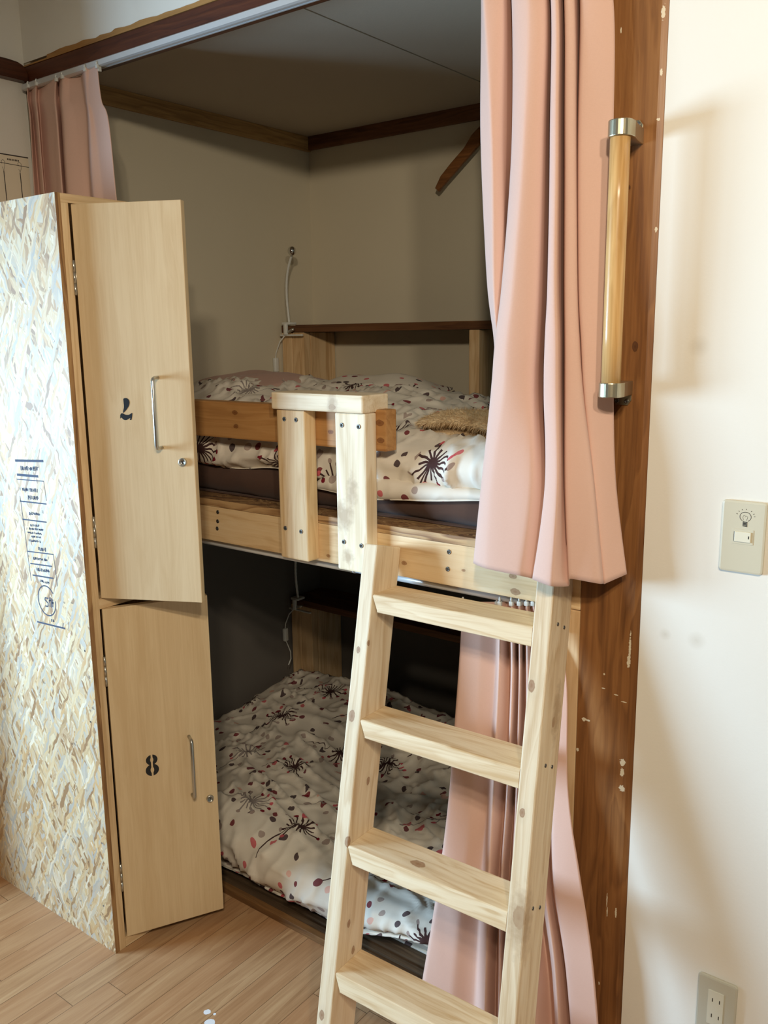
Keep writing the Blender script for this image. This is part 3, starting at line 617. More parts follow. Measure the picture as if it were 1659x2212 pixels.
cp = bpart(MB().box((.924, -.045, 1.364), (1.189, .044, 1.402), .004), 'rail_cap', MAT['cap'])
for p in ((.678, 1.091), (.676, 1.067), (.673, 1.048), (1.375, 1.086), (1.372, 1.049)):
    screw(fb, facing((p[0], -.0002, p[1]), (0, -1, 0)))
for par, L in ((p1, ((.957, 1.342), (.993, 1.342), (.949, 1.090), (.998, 1.088))), (p2, ((1.126, 1.337), (1.172, 1.336), (1.125, 1.081), (1.174, 1.079)))):
    for p in L: screw(par, facing((p[0], -.0382, p[1]), (0, -1, 0)))

def superbed(name, x0, x1, y0, y1, z0, z1, r, mat, amp, seed, label, cat, top=None, nx=150, ny=70, uvs=1.0, wr=1.0, bottom=None, rfront=None):
    """soft slab: closed section loop (front bottom -> over the top -> back) with sagging and wrinkles"""
    P = []
    for i in range(nx + 1):
        x = x0 + (x1 - x0) * i / nx
        ex = min(i, nx - i) / nx * (x1 - x0); em = 1 - max(0, 1 - ex / .05) ** 2.5 * .55
        zt = (top(x) if top else None)
        zb = bottom(x) if bottom else z0
        row = []
        # arc-length style parameter
        y = y0
        secs = []
        for k in range(9): secs.append(('b', k / 9))
        n2 = 16
        for k in range(n2): secs.append(('f', k / n2))
        for k in range(ny + 1): secs.append(('t', k / ny))
        for kind, t in secs:
            H = (zt(y0 + r) if zt else z1)
            H = zb + (H - zb) * em
            if kind == 'b': yy = y0 + r * .9 - (r * .9 - r * .12) * t; zz = zb + .004 * (1 - t)
            elif kind == 'f':
                a = -PI * .42 + t * PI * .92
                rz = (H - zb) / 2
                yy = y0 + r - math.cos(a) * r; zz = zb + rz + math.sin(a) * rz
            else:
                yy = y0 + r + (y1 - y0 - r) * t
                zz = (zt(yy) if zt else z1); zz = zb + (zz - zb) * em
                if t == 0: pass
            n1 = noise.noise(Vector((x * 3.1 + seed, yy * 4.2, zz * 4)))
            n3 = 1 - abs(noise.noise(Vector((x * 5 + seed * 2 + n1 * 1.2, yy * 15 + x * 3, zz * 13)))) * 2.2
            n4 = 1 - abs(noise.noise(Vector((x * 17 + seed * 3, yy * 11 + n1 * 3, zz * 12)))) * 2.2
            d = amp * (n1 * .9 + wr * (.42 * max(n3, 0) ** 3 + .22 * max(n4, 0) ** 3))
            if kind == 'f':
                ca = math.cos(a); 
                row.append((x, yy - d * 1.1 * max(ca, .2), zz + d * .5 * math.sin(a)))
            elif kind == 'b': row.append((x, yy, zz))
            else: row.append((x, yy, zz + d))
        P.append(row)
    Q = list(map(list, zip(*P)))
    o = grid(name, Q, mat, None, uv='xy', thick=.004, origin=((x0 + x1) / 2, y0, z0))
    tag(o, label, cat)
    return o

superbed('mattress', .012, 1.655, .058, .940, 1.1235, 1.205, .05, MAT['mattress'], .008, 2.0,
         'brown covered mattress lying on the upper bunk deck', 'mattress', nx=110, ny=30)
def ss(a, b, v):
    t = max(0, min(1, (v - a) / (b - a))); return t * t * (3 - 2 * t)
def gs(x, c, w): return math.exp(-((x - c) / w) ** 2)
def top_up(x):
    def f(y):
        z = 1.292 - .012 * gs(x, 1.0, .2) + .055 * ss(.14, .5, y) - .012 * ss(.6, 1.1, y)
        z += .045 * gs(x, .27, .16) * gs(y, .5, .22) + .012 * gs(x, .78, .12) * gs(y, .5, .2)
        z -= .03 * ss(.95, 1.2, x) * ss(.14, .5, y) + .010 * ss(1.1, 1.3, x) * gs(y, .25, .15)
        return z
    return f
superbed('duvet', .01, 1.655, .052, .938, 1.20, 1.30, .055, MAT['duvet'], .032, 9.0,
         'cream duvet printed with dandelions and dots, heaped on the upper bunk', 'duvet', top=top_up, nx=230, ny=80, wr=1.1,
         bottom=lambda x: 1.200 - .030 * gs(x, 1.16, .13) - .006 * math.sin(x * 21))

def cushion(name, cx, cy, cz, lx, ly, lz, rz, mat, label, cat, seed, tilt=0.0, amp=.012, n=44):
    P = []
    for i in range(n + 1):
        u = -1 + 2 * i / n; row = []
        for j in range(2 * n + 1):
            a = PI * (j / n - .5) if j <= n else PI * (j / n - .5)
            v = math.sin(a) if j <= n else math.sin(a)
            c = math.cos(a)
            k = (1 - abs(u) ** 3) ** .5
            x = u * lx / 2; y = v * ly / 2 * (1 - .10 * abs(u) ** 2 * (1 - abs(v))); z = c * lz / 2 * max(k, .02) * (1 - .25 * v * v)
            d = amp * noise.noise(Vector((x * 9 + seed, y * 9, z * 6 + seed)))
            row.append((x, y, z + d * (1 if z > 0 else .3)))
        P.append(row)
    o = grid(name, P, mat, None)
    o.location = (cx, cy, cz); o.rotation_euler = (tilt, 0, rz)
    tag(o, label, cat); return o
_d = bpy.data.objects['duvet']
he = superbed('folded_edge', .98, 1.655, .036, .32, 1.176, 1.210, .017, MAT['duvet2'], .010, 33.0, None, None, nx=110, ny=12, wr=.8, bottom=lambda x: 1.176 + .02 * ss(1.25, 1.5, x) - .012 * gs(x, 1.12, .1))
he.location = he.location - _d.location; he.parent = _d
cushion('pillow', .60, .76, 1.350, .42, .28, .10, .25, MAT['duvet2'], 'small dandelion print pillow behind the rail cap on the upper bunk', 'pillow', 4)
cushion('folded_blanket', .20, .66, 1.364, .42, .34, .09, -.15, MAT['blush'], 'dull pink blanket heaped at the left wall of the upper bunk', 'blanket', 8)

# tan fur throw, folded double
def fur():
    x0, x1, yc, zc = 1.178, 1.62, .25, 1.302
    P = []
    for i in range(61):
        x = x0 + (x1 - x0) * i / 60
        e = min(1, (x - x0) / .032); k = (1 - (1 - e) ** 2) ** .5 if e < 1 else 1
        k = max(k, .05); row = []
        for j in range(49):
            a = 2 * PI * j / 48 - PI
            ry, rz = .12, .036
            y = yc + ry * math.copysign(abs(math.cos(a)) ** .7, math.cos(a)) * (.75 + .25 * k)
            z = zc + .012 + rz * math.copysign(abs(math.sin(a)) ** .8, math.sin(a)) * k
            if math.cos(a) < 0: z -= 0; y += .055 * math.exp(-((z - zc - .014) / .008) ** 2)   # fold line between the two layers
            y += .007 * noise.noise(Vector((x * 12, y * 8, z * 20))); z += .009 * noise.noise(Vector((x * 9, y * 7, 3)))
            row.append((x, y, z))
        P.append(row)
    n = NT('tan_fur', .9, 0, .1)
    co = n.coord()
    f = n.math('ADD', n.math('MULTIPLY', n.noise(co, 26, 4, .7), .6), n.math('MULTIPLY', n.noise(n.mapping(co, (60, 60, 200)), 1, 3, .7), .5))
    n.base(n.ramp(f, [(.30, (132, 104, 76)), (.45, (200, 172, 132)), (.68, (230, 208, 172))]))
    o = grid('fur_throw', P, n.m, None, origin=(1.40, .25, 1.27))
    tag(o, 'tan fur throw folded double on the upper bunk duvet by the curtain', 'throw')
    rnd = random.Random(3); vs, fs = [], []
    og = Vector((1.40, .25, 1.27))
    for _ in range(26000):
        i = rnd.randrange(60); j = rnd.randrange(48)
        a, b, c = Vector(P[i][j]), Vector(P[i + 1][j]), Vector(P[i][j + 1])
        nrm = (b - a).cross(c - a)
        if nrm.length < 1e-9: continue
        nrm.normalize()
        if nrm.dot(a - Vector((a.x, yc, zc + .012))) < 0: nrm = -nrm
        if a.z < 1.285 and a.y > .2: continue
        p = a + (b - a) * rnd.random() + (c - a) * rnd.random() - og
        d = (nrm * .55 + Vector((rnd.uniform(-.4, .15), rnd.uniform(-.4, .1), rnd.uniform(-.75, -.1)))).normalized() * rnd.uniform(.007, .016)
        sdir = d.cross(Vector((rnd.random(), rnd.random(), rnd.random()))).normalized() * .0006
        k = len(vs); vs += [tuple(p - sdir), tuple(p + sdir), tuple(p + d)]; fs.append((k, k + 1, k + 2))
    me = bpy.data.meshes.new('fur_pile'); me.from_pydata(vs, [], fs); me.materials.append(n.m)
    q = bpy.data.objects.new('fur_pile', me); link(q, o); q['kind'] = 'stuff'
fur()

# lower bedding
superbed('futon', .012, 1.655, .10, .935, .0195, .10, .03, MAT['duvet2'], .007, 21.0,
         'thin printed futon under the lower duvet, its edge showing at the threshold', 'futon', nx=100, ny=25)
def top_low(x):
    def f(y):
        z = .165 + .012 * math.sin(x * 4) + .035 * gs(x, .62, .25) * gs(y, .12, .2) + .05 * ss(.4, 1.0, y) + .03 * gs(x, .35, .25) * gs(y, .75, .25)
        return z
    return f
superbed('duvet', .014, 1.655, .015, .935, .06, .16, .075, MAT['duvet'], .026, 14.0,
         'cream dandelion print duvet spread over the lower bunk', 'duvet', top=top_low, nx=250, ny=120, wr=1.3,
         bottom=lambda x: .050 + .015 * noise.noise(Vector((x * 7, 1, 1))) + .065 * ss(1.02, 1.32, x))

# ---------------------------------------------------------------- shelves with clip lamps
def bracket_shelf(z, label, m_top, foot):
    t = thing('wall_shelf', (.85, 1.04, z), label, 'shelf')
    def add(mb, nm, m):
        bmesh.ops.translate(mb.bm, vec=(-.85, -1.04, -z), verts=mb.bm.verts); return mb.build(nm, m, t)
    add(MB().box((.078, .948, z - .026), (1.66, 1.132, z), .002), 'shelf_board', m_top)
    add(MB().box((.006, .95, z - .046 + .02), (.077, 1.132, z - .002), .002), 'end_block', m_top)
    lo = foot
    add(MB().box((.006, .952, lo), (.055, .99, z - .027), .003), 'shelf_support', MAT['pine_z'])
    add(MB().box((.056, .954, lo), (.112, .99, z - .027), .003), 'shelf_support', MAT['pine_z'])
    add(MB().box((.076, .992, lo), (.112, 1.13, z - .027), .003), 'shelf_support', MAT['pine_z'])
    add(MB().box((.824, .952, lo), (.862, 1.04, z - .027), .003), 'shelf_support', MAT['pine_z'])
    return t
bracket_shelf(1.5665, 'brown shelf on pine uprights across the back of the upper bunk', MAT['shelf'], 1.1225)
bracket_shelf(.515, 'dim brown shelf at the back of the lower bunk', MAT['shelf'], .0185)
def clip_lamp(z, label, ball):
    t = thing('clip_lamp', (.062, .945, z), label, 'lamp')
    def T(p): return (p[0] - .062, p[1] - .945, p[2] - z)
    MB().box(T((.030, .925, z + .001)), T((.070, .965, z + .010)), .003).box(T((.020, .925, z - .040)), T((.13, .935, z - .034)), .002).box(T((.045, .918, z - .036)), T((.060, .930, z + .006)), .003).build('clip', MAT['white_plastic'], t, True)
    MB().tube([T((.045, .93, z - .03)), T((.09, .926, z - .015))], .005, 10).build('spring', MAT['steel'], t, True)
    neck = [T((.056, .94, z + .008)), T((.053, .935, z + .085)), T((.058, .93, z + .145)), T((.072, .925, z + .195)), T((.092, .92, z + .232)), T((.107, .915, z + .248))]
    P = []
    for i in range(len(neck) - 1):
        a = Vector(neck[max(i - 1, 0)]); b = Vector(neck[i]); c = Vector(neck[i + 1]); d = Vector(neck[min(i + 2, len(neck) - 1)])
        for s in range(8): P.append(crom(a, b, c, d, s / 8))
    P.append(Vector(neck[-1]))
    MB().tube(P, [.0042 + .0006 * (i % 2) for i in range(len(P))], 12).build('gooseneck', MAT['white_plastic'], t, True)
    M = Matrix.Translation(T((.113, .905, z + .256)))
    h = MB().lathe([(0, -.016), (.008, -.0145), (.0135, -.009), (.016, 0), (.0135, .009), (.008, .0145), (0, .016)], 24, M)
    h.build('lamp_head', MAT['chrome'], t, True)
    cd = [T(p) for p in ((.050, .93, z - .03), (.020, .925, z - .06), (.008, .915, z - .10), (.008, .91, z - .13))]
    MB().tube(cd, .0022, 8).tube([T(p) for p in ((.010, .91, z - .165), (.022, .91, z - .185), (.045, .90, z - .205), (.06, .885, z - .225), (.07, .86, z - .24))], .0022, 8).build('cord', MAT['white_plastic'], t, True)
    MB().box(T((.001, .902, z - .170)), T((.016, .922, z - .118)), .004).build('cord_switch', MAT['white_plastic'], t, True)
MAT['chrome'] = plain('polished_chrome', (220, 220, 218), .08, 1.0)
clip_lamp(1.5665, 'white gooseneck lamp with a chrome ball head, clipped to the upper shelf end', 1)
clip_lamp(.515, 'white gooseneck lamp clipped to the dark lower shelf end', 0)

# wooden hanger
hg = thing('coat_hanger', (.83, 1.085, 2.14), 'brown wooden coat hanger on the back wall beside the curtain', 'coat hanger')
cen = [(-.216, -.143), (-.19, -.112), (-.15, -.078), (-.10, -.038), (-.068, -.006), (-.045, .01), (0, .016), (.045, .01), (.068, -.006), (.10, -.038), (.15, -.078), (.19, -.112), (.216, -.143)]
wd = [.009, .015, .0165, .0165, .021, .023, .021, .023, .021, .0165, .0165, .015, .009]
up_, dn_ = [], []
for i, (p, w_) in enumerate(zip(cen, wd)):
    a = Vector(cen[max(i - 1, 0)]); b = Vector(cen[min(i + 1, 12)]); d = (b - a).normalized(); nn = Vector((-d.y, d.x))
    up_.append((p[0] + nn.x * w_, p[1] + nn.y * w_)); dn_.append((p[0] - nn.x * w_, p[1] - nn.y * w_))
hm = wood('hanger_wood', (150, 100, 56), (128, 82, 44), (98, 60, 32), axis='x', rough=.35)
MB().prism(up_ + dn_[::-1], 'y', -.007, .007, .003).build('hanger_body', hm, hg, True)
MB().tube([(0, 0, .02), (0, 0, .05), (.012, 0, .062), (.02, 0, .078), (.014, 0, .093), (0, 0, .098), (-.014, 0, .092)], .0017, 8).build('hanger_hook', MAT['steel'], hg, True)
hk = MB().box((.826, 1.108, 2.224), (.834, 1.1178, 2.240), .001).tube([(.83, 1.110, 2.232), (.83, 1.085, 2.2355), (.83, 1.072, 2.238), (.83, 1.070, 2.246)], .0018, 8).build('wall_hook', MAT['steel'], None, True)
tag(hk, 'small metal hook holding the wooden hanger under the closet ceiling', 'hook')

# ---------------------------------------------------------------- locker
LX, LY0, LY1, LZ = .597, -.339, -.030, 1.83
lk = thing('locker', (.29, -.185, 0), 'tall chipboard sided locker with doors numbered 7 and 8 standing open', 'locker')
OL = Vector((.29, -.185, 0))
def lpart(mb, nm, m, parent=None, smooth=False):
    o = mb.build(nm, m, parent or lk, smooth)
    if parent is None: o.location = -OL
    return o
sp = lpart(MB().box((-.018, LY0, 0), (LX - .0006, LY0 + .0125, LZ)), 'side_panel', MAT['osb'])
lpart(MB().box((LX - .0006, LY0, 0), (LX, LY0 + .0125, LZ)), 'panel_edge', MAT['osb_edge'])
lpart(MB().box((LX - .02, LY0 + .0125, 0), (LX, LY0 + .031, LZ - .019), .001), 'frame_stile', MAT['frame_w'])
lpart(MB().box((-.018, LY0 + .0125, LZ - .019), (LX, LY1, LZ), .001), 'top_panel', MAT['frame_x'])
lpart(MB().box((LX - .3, LY0 + .031, .899), (LX, LY1 - .019, .925), .001), 'middle_rail', MAT['frame_x'])
lpart(MB().box((LX - .3, LY0 + .031, .001), (LX, LY1 - .019, .028), .001), 'bottom_rail', MAT['frame_x'])
lpart(MB().box((-.018, LY1 - .018, 0), (LX, LY1, LZ - .019), .001), 'far_side_panel', MAT['frame_w'])
lpart(MB().box((-.018, LY0 + .0125, 0), (-.004, LY1 - .018, LZ - .019)), 'back_panel', MAT['frame_w'])
def locker_door(z0, z1, ang, handle, lock, hz):
    d = bpy.data.objects.new('door', None)
    w_ = .2515
    # local: x along the door from the hinge, y = inward, z up ; outer face y=0
    M = Matrix.Translation((.6005, -.305, 0)) @ Matrix.Rotation(PI / 2 - ang, 4, 'Z')
    me = MB().box((.0005, 0, z0), (w_, .018, z1), .0012)
    o = me.build('door', MAT['door_w'], lk)
    o.matrix_world = Matrix.Translation(-OL) @ M
    hx, h0, h1 = handle
    P = [(hx, 0.0, h0)]
    P = [(hx, .0, h1), (hx, -.018, h1), (hx, -.024, h1 - .002), (hx, -.027, h1 - .007), (hx, -.027, (h0 + h1) / 2), (hx, -.027, h0 + .007), (hx, -.024, h0 + .002), (hx, -.018, h0), (hx, .0, h0)]
    hd = MB().tube(P, .0042, 14).build('handle', MAT['steel'], o, True)
    L = facing((lock[0], -.0002, lock[1]), (0, -1, 0))
    lc_ = MB().lathe([(0, .002), (.0062, .002), (.0066, .0055), (.0088, .0055), (.0096, .003), (.0096, 0)], 28, L)
    lo = lc_.build('lock', MAT['steel'], o, True)
    MB().box((lock[0] - .0009, -.0068, lock[1] - .004), (lock[0] + .0009, -.0056, lock[1] + .004)).build('keyhole', MAT['black'], o)
    for zz in hz:
        hh = MB().tube([(-.003, -.001, zz - .037), (-.003, -.001, zz - .0125)], .0032, 10).tube([(-.003, -.001, zz - .012), (-.003, -.001, zz + .012)], .0032, 10).tube([(-.003, -.001, zz + .0125), (-.003, -.001, zz + .037)], .0032, 10)
        hh.box((-.002, .0015, zz - .036), (.0005, .016, zz + .036)).build('hinge', MAT['steel'], o, True)
    return o
d7 = locker_door(.9268, 1.8085, math.radians(63), (.176, 1.284, 1.4385), (.2240, 1.252), (1.655, 1.085))
d8 = locker_door(.0295, .8985, math.radians(26.8), (.186, .378, .5375), (.2306, .356), (.745, .198))
def smooth_poly(pts, k=4):
    out = []; n = len(pts)
    for i in range(n):
        a, b, c, d = (Vector(pts[(i + q) % n]) for q in (-1, 0, 1, 2))
        for s in range(k): out.append(tuple(crom(a, b, c, d, s / k)))
    return out
def decal(parent, polys, name, y=-.0006, m=None, sm=True):
    mb = MB()
    for p in polys:
        q = smooth_poly(p) if sm else p
        mb.prism(q, 'y', y, .0002)
    return mb.build(name, m or MAT['black'], parent)
seven = [[(.092, 1.3926), (.0996, 1.3936), (.1051, 1.388), (.1045, 1.3787), (.0977, 1.3685), (.0886, 1.361), (.0916, 1.3741), (.0915, 1.3857)],
         [(.0818, 1.3568), (.086, 1.3601), (.0943, 1.3569), (.1019, 1.3569), (.1086, 1.3602), (.1106, 1.3593), (.1076, 1.3462), (.1036, 1.3462), (.1049, 1.3499), (.096, 1.3452), (.0885, 1.3461), (.0838, 1.3507), (.0811, 1.3484)]]
decal(d7, seven, 'number')
def bowl(cx, cz, R, r, sx, side, gap, notch=True):
    """half of a stencilled ring"""
    out = []
    for k in range(15):
        a = -PI / 2 + PI * k / 14
        out.append((cx + side * max(gap, math.cos(a) * R * sx), cz + math.sin(a) * R))
    for k in range(9):
        a = PI / 2 - PI * k / 8
        out.append((cx + side * max(gap, math.cos(a) * r * .55), cz + math.sin(a) * r))
    return out
e8 = []
for cz, R in ((.4955, .0135), (.4685, .0155)):
    for s_ in (-1, 1): e8.append(bowl(.0908, cz, R, R * .52, 1.05, s_, .0022))
decal(d8, e8, 'number', sm=False)
# mill stamp on the chipboard side
mb = MB(); yS = LY0 - .0004
def seg(a, b, w_):
    w_ *= 1.45
    a = Vector(a); b = Vector(b); d = (b - a).normalized(); nn = Vector((-d.y, d.x)) * w_ / 2
    mb.prism([tuple(a + nn), tuple(b + nn), tuple(b - nn), tuple(a - nn)], 'y', yS, LY0 + .0001)
for a, b, w_ in (((.3421, 1.2369), (.4643, 1.245), .0040), ((.3444, 1.2025), (.437, 1.2061), .0040), ((.3424, 1.191), (.4587, 1.1965), .0015), ((.3469, 1.1374), (.4619, 1.1422), .0022), ((.3504, 1.0926), (.4551, 1.0975), .0022),
                 ((.3598, 1.0131), (.4725, 1.021), .0018), ((.3673, .9833), (.462, .99), .0022), ((.3728, .9546), (.4634, .9605), .0024), ((.3741, .8345), (.4961, .8406), .0028), ((.4861, .8406), (.489, .853), .0015),
                 ((.3491, 1.1502), (.3641, .9386), .0010), ((.4725, 1.021), (.4783, .9435), .0010), ((.4587, 1.1965), (.4630, 1.150), .0008)):
    seg(a, b, w_)
rs = random.Random(5)
for (x0_, x1_, z_, h_) in ((.365, .44, 1.222, .012), (.363, .43, 1.170, .010), (.386, .428, 1.151, .013), (.385, .43, 1.112, .009), (.385, .42, 1.083, .007), (.378, .435, 1.074, .006), (.37, .43, 1.064, .005), (.385, .425, 1.055, .005), (.372, .42, 1.044, .006), (.41, .44, 1.026, .010), (.385, .445, 1.000, .008), (.395, .45, .973, .009), (.405, .42, .945, .008), (.425, .445, .943, .007), (.44, .45, .848, .007)):
    xx = x0_
    while xx < x1_:
        w_ = rs.uniform(.003, .0065)
        zz = z_ + (xx - .4) * .06
        seg((xx, zz - h_ / 2 * rs.uniform(.5, 1)), (xx + rs.uniform(-.001, .001), zz + h_ / 2 * rs.uniform(.5, 1)), rs.uniform(.0012, .003))
        if rs.random() < .6: seg((xx, zz + rs.uniform(-.4, .4) * h_), (xx + w_, zz + rs.uniform(-.4, .4) * h_), .0014)
        xx += w_ + .0012
ring = [(.4262 + math.cos(a) * .0375 + .000, .898 + math.sin(a) * .0375) for a in [k * 2 * PI / 48 for k in range(49)]]
for a, b in zip(ring, ring[1:]):
    if a[0] > .458 and a[1] > .90: continue
    seg(a, b, .0020)
for a, b in (((.433, .905), (.420, .905)), ((.420, .905), (.418, .899)), ((.418, .899), (.431, .893)), ((.431, .893), (.429, .884)), ((.429, .884), (.417, .883)), ((.440, .909), (.438, .884)), ((.436, .900), (.446, .902)), ((.446, .908), (.444, .884)), ((.452, .906), (.450, .886)), ((.446, .896), (.456, .898))):
    seg(a, b, .0022)
mb.build('printed_stamp', MAT['ink'], sp)
for p in ((.55, 1.12), (.56, 1.02), (.57, .80), (.57, .62), (.575, .30), (.56, .12), (.556, 1.30), (.548, 1.52), (.52, 1.70)):
    MB().lathe([(0, .0006), (.0022, .0006), (.0026, 0)], 10, facing((p[0], LY0 - .0001, p[1]), (0, -1, 0))).build('nail_head', MAT['steel_dark'], sp)

# ---------------------------------------------------------------- ladder
s_ = .957
Cc = Vector((2.34, -1.474, 1.522))
X0, Y0, psi, al, Wd, ro = 1.2409, -.3186, .0270, .2659, .4503, .0555
ex = Vector((math.cos(psi), math.sin(psi), 0)); ey = Vector((-math.sin(psi), math.cos(psi), 0)); ez = Vector((0, 0, 1))
ev = math.cos(al) * ez + math.sin(al) * ey; ew = math.cos(al) * ey - math.sin(al) * ez
ex2 = math.cos(ro) * ex + math.sin(ro) * ev; ev2 = -math.sin(ro) * ex + math.cos(ro) * ev
O = Cc + s_ * (Vector((X0, Y0, 0)) - Cc)
ML = Matrix((( ex2.x, ew.x, ev2.x, O.x), (ex2.y, ew.y, ev2.y, O.y), (ex2.z, ew.z, ev2.z, O.z), (0, 0, 0, 1)))
ld = thing('ladder', (0, 0, 0), 'pale pine ladder with four wide rungs leaning on the upper bunk', 'ladder', mat=ML)
T_, B_, W_ = .0366 * s_, .0912 * s_, .4503 * s_
v0, sp_, be, slope = 1.0148 * s_, .2674 * s_, .0230 * s_, -.0228 * s_
def foot(u, w_):   # length below the local origin that reaches the floor
    q = ML @ Vector((u, w_, 0)); return -q.z / (ML @ Vector((0, 0, 1)) - ML @ Vector((0, 0, 0))).z + .0
def stile(u0, u1, top, m):
    """a stile cut so that it stands flat on the floor"""
    bm = MB(); t = bmesh.new()
    vs = []
    for u in (u0, u1):
        for w_ in (0, B_):
            for k in (0, 1):
                vs.append(t.verts.new((u, w_, foot(u, w_) + .001 if k == 0 else top)))
    for f in ((0, 1, 3, 2), (4, 6, 7, 5), (0, 4, 5, 1), (2, 3, 7, 6), (0, 2, 6, 4), (1, 5, 7, 3)): t.faces.new([vs[i] for i in f])
    bmesh.ops.recalc_face_normals(t, faces=t.faces)
    bmesh.ops.bevel(t, geom=list(t.edges), offset=.003, segments=2, profile=.6, affect='EDGES')
    bm.add(t); return bm.build('stile', m, ld)
st1 = stile(0, T_, 1.1221 * s_, MAT['lad_l'])
st2 = stile(W_ - T_, W_, 1.1221 * s_ - .004, MAT['lad_r'])
for i in range(4):
    v = v0 - sp_ * i + .0009 * i * i
    L_ = W_ - 2 * T_
    t = bmesh.new()
    vs = []
    for u in (0.0005, L_ - .0005):
        sl_ = slope * (u / L_)
        for w_ in (.001, B_ - .001):
            zt_ = sl_ + be * w_ / B_
            for k in (0, 1): vs.append(t.verts.new((u, w_ + (0 if k else .0), zt_ - (.036 if k == 0 else 0))))
    for f in ((0, 1, 3, 2), (4, 6, 7, 5), (0, 4, 5, 1), (2, 3, 7, 6), (0, 2, 6, 4), (1, 5, 7, 3)): t.faces.new([vs[q] for q in f])
    bmesh.ops.recalc_face_normals(t, faces=t.faces)
    bmesh.ops.bevel(t, geom=[e for e in t.edges if abs((e.verts[0].co - e.verts[1].co).x) > .1], offset=.004, segments=3, profile=.6, affect='EDGES')
    # rounded lower left front corner, as the boards were cut
    for vv in t.verts:
        if vv.co.x < .01 and vv.co.y < .012 and vv.co.z < -.02: vv.co.x += .014
    mb = MB(); mb.add(t)
    r_ = mb.build('rung', MAT['rung_c'] if i == 2 else MAT['rung'], ld); r_.location = (T_, 0, v)
    for w_ in (.03, .06):
        screw(st2, facing((W_ + .0001, w_, v - .012 - .006 * (w_ > .04)), (1, 0, 0)), .0035)

# ---------------------------------------------------------------- grab bar
gb = thing('grab_bar', (1.743, -.075, 1.43), 'vertical wooden grab bar in two metal brackets on the brown post', 'grab bar')
def G(p): return (p[0] - 1.743, p[1] + .075, p[2] - 1.43)
bar = MB().tube([(0, 0, .004), (0, 0, .1), (0, 0, .3), (0, 0, .405)], .0158, 28).build('bar', MAT['bar'], gb, True)
def bracket(z0, z1, flz, name='bracket'):
    mb = MB()
    pts = []
    for k in range(17):
        a = PI * k / 16 + PI
        pts.append((math.cos(a) * .0195, math.sin(a) * .0195))
    # D-shaped cup reaching back to the post
    pts += [(.0195, .012), (.012, .045), (.008, .0748), (-.012, .0748), (-.010, .03), (-.0195, .010)]
    mb.prism(pts, 'z', z0, z1, .0015)
    o = mb.build(name, MAT['nickel'], gb, False)
    for f in o.data.polygons: f.use_smooth = False
    fl_ = MB()
    q = [(-.026, z0), (-.026, flz), (-.020, flz + (.008 if flz > z0 else -.008)), (.001, flz + (.008 if flz > z0 else -.008)), (.007, flz), (.007, z0)]
    fl_.prism(q, 'y', .0725, .0748, .0006)
    f = fl_.build('flange', MAT['nickel'], o, False)
    zz = flz + (.001 if flz > z0 else -.001)
    for x_ in (-.0185, -.001): screw(f, facing((x_, .0724, zz), (0, -1, 0)), .004)
bracket(.395, .420, .425)
bracket(-.012, .012, -.022)

# ---------------------------------------------------------------- switch, outlet
def rrect(x0, z0, x1, z1, r, n=5):
    out = []
    for cx, cz, a0 in ((x1 - r, z1 - r, 0), (x0 + r, z1 - r, 90), (x0 + r, z0 + r, 180), (x1 - r, z0 + r, 270)):
        for k in range(n + 1):
            a = math.radians(a0 + 90 * k / n); out.append((cx + math.cos(a) * r, cz + math.sin(a) * r))
    return out
MAT['beige'] = plain('beige_plate_plastic', (206, 198, 174), .38)
MAT['beige2'] = plain('pale_rocker_plastic', (226, 220, 198), .35)
MAT['grey_plate'] = plain('greyish_plate_plastic', (190, 188, 172), .38)
sw = thing('light_switch', (1.951, 0, 1.193), 'beige wall switch plate with a hand-drawn light bulb on it', 'light switch')
def S(x, z): return (x - 1.951, z - 1.193)
MB().prism(rrect(*S(1.9155, 1.133), *S(1.986, 1.253), .006), 'y', -.0075, -.0003, .0035).build('plate', MAT['beige'], sw, False)
fr_ = MB().prism(rrect(*S(1.9345, 1.1815), *S(1.968, 1.2065), .0008), 'y', -.0082, -.007, .0002).build('rocker_frame', MAT['beige'], sw)
MB().prism([(-.0115, .0), (.0115, -.0)] and [S(1.9385, 1.1855), S(1.9645, 1.1855), S(1.9645, 1.2025), S(1.9385, 1.2025)], 'y', -.0105, -.008, .0008).build('rocker', MAT['beige2'], sw)
MB().box((S(1.9605, 0)[0], -.0108, S(0, 1.1918)[1]), (S(1.962, 0)[0], -.0104, S(0, 1.1965)[1])).build('indicator', MAT['black'], sw)
MB().box((S(1.9375, 0)[0], -.0092, S(0, 1.186)[1]), (S(1.9385, 0)[0], -.008, S(0, 1.202)[1])).build('rocker_gap', MAT['black'], sw)
ink = MB()
def stroke(pts, w_=.0009, y=-.0079):
    ink.tube([(p[0], y + .0004, p[1]) for p in pts], w_ / 2, 6)
cx, cz = S(1.9535, 1.2275)
stroke([(cx + math.sin(a) * .0088, cz + math.cos(a) * .0078) for a in [math.radians(q) for q in range(-150, 151, 12)]], .0009)
stroke([(cx - .0028, cz - .006), (cx - .0042, cz - .001), (cx - .003, cz + .002), (cx - .0005, cz + .0025)], .0005)
stroke([(cx - .0012, cz - .0005), (cx + .001, cz + .0015), (cx + .0035, cz + .0005), (cx + .0028, cz - .0035), (cx + .0015, cz - .006)], .0006)
for k in range(4): stroke([(cx - .0036, cz - .0084 - k * .0022), (cx + .0036, cz - .0090 - k * .0022)], .0017)
for a in (-72, -48, -24, 2, 38, 62, 82):
    t_ = math.radians(a); stroke([(cx + math.sin(t_) * .0132, cz + math.cos(t_) * .0115), (cx + math.sin(t_) * .0152, cz + math.cos(t_) * .0133)], .0009)
ink.build('bulb_drawing', MAT['black'], sw)
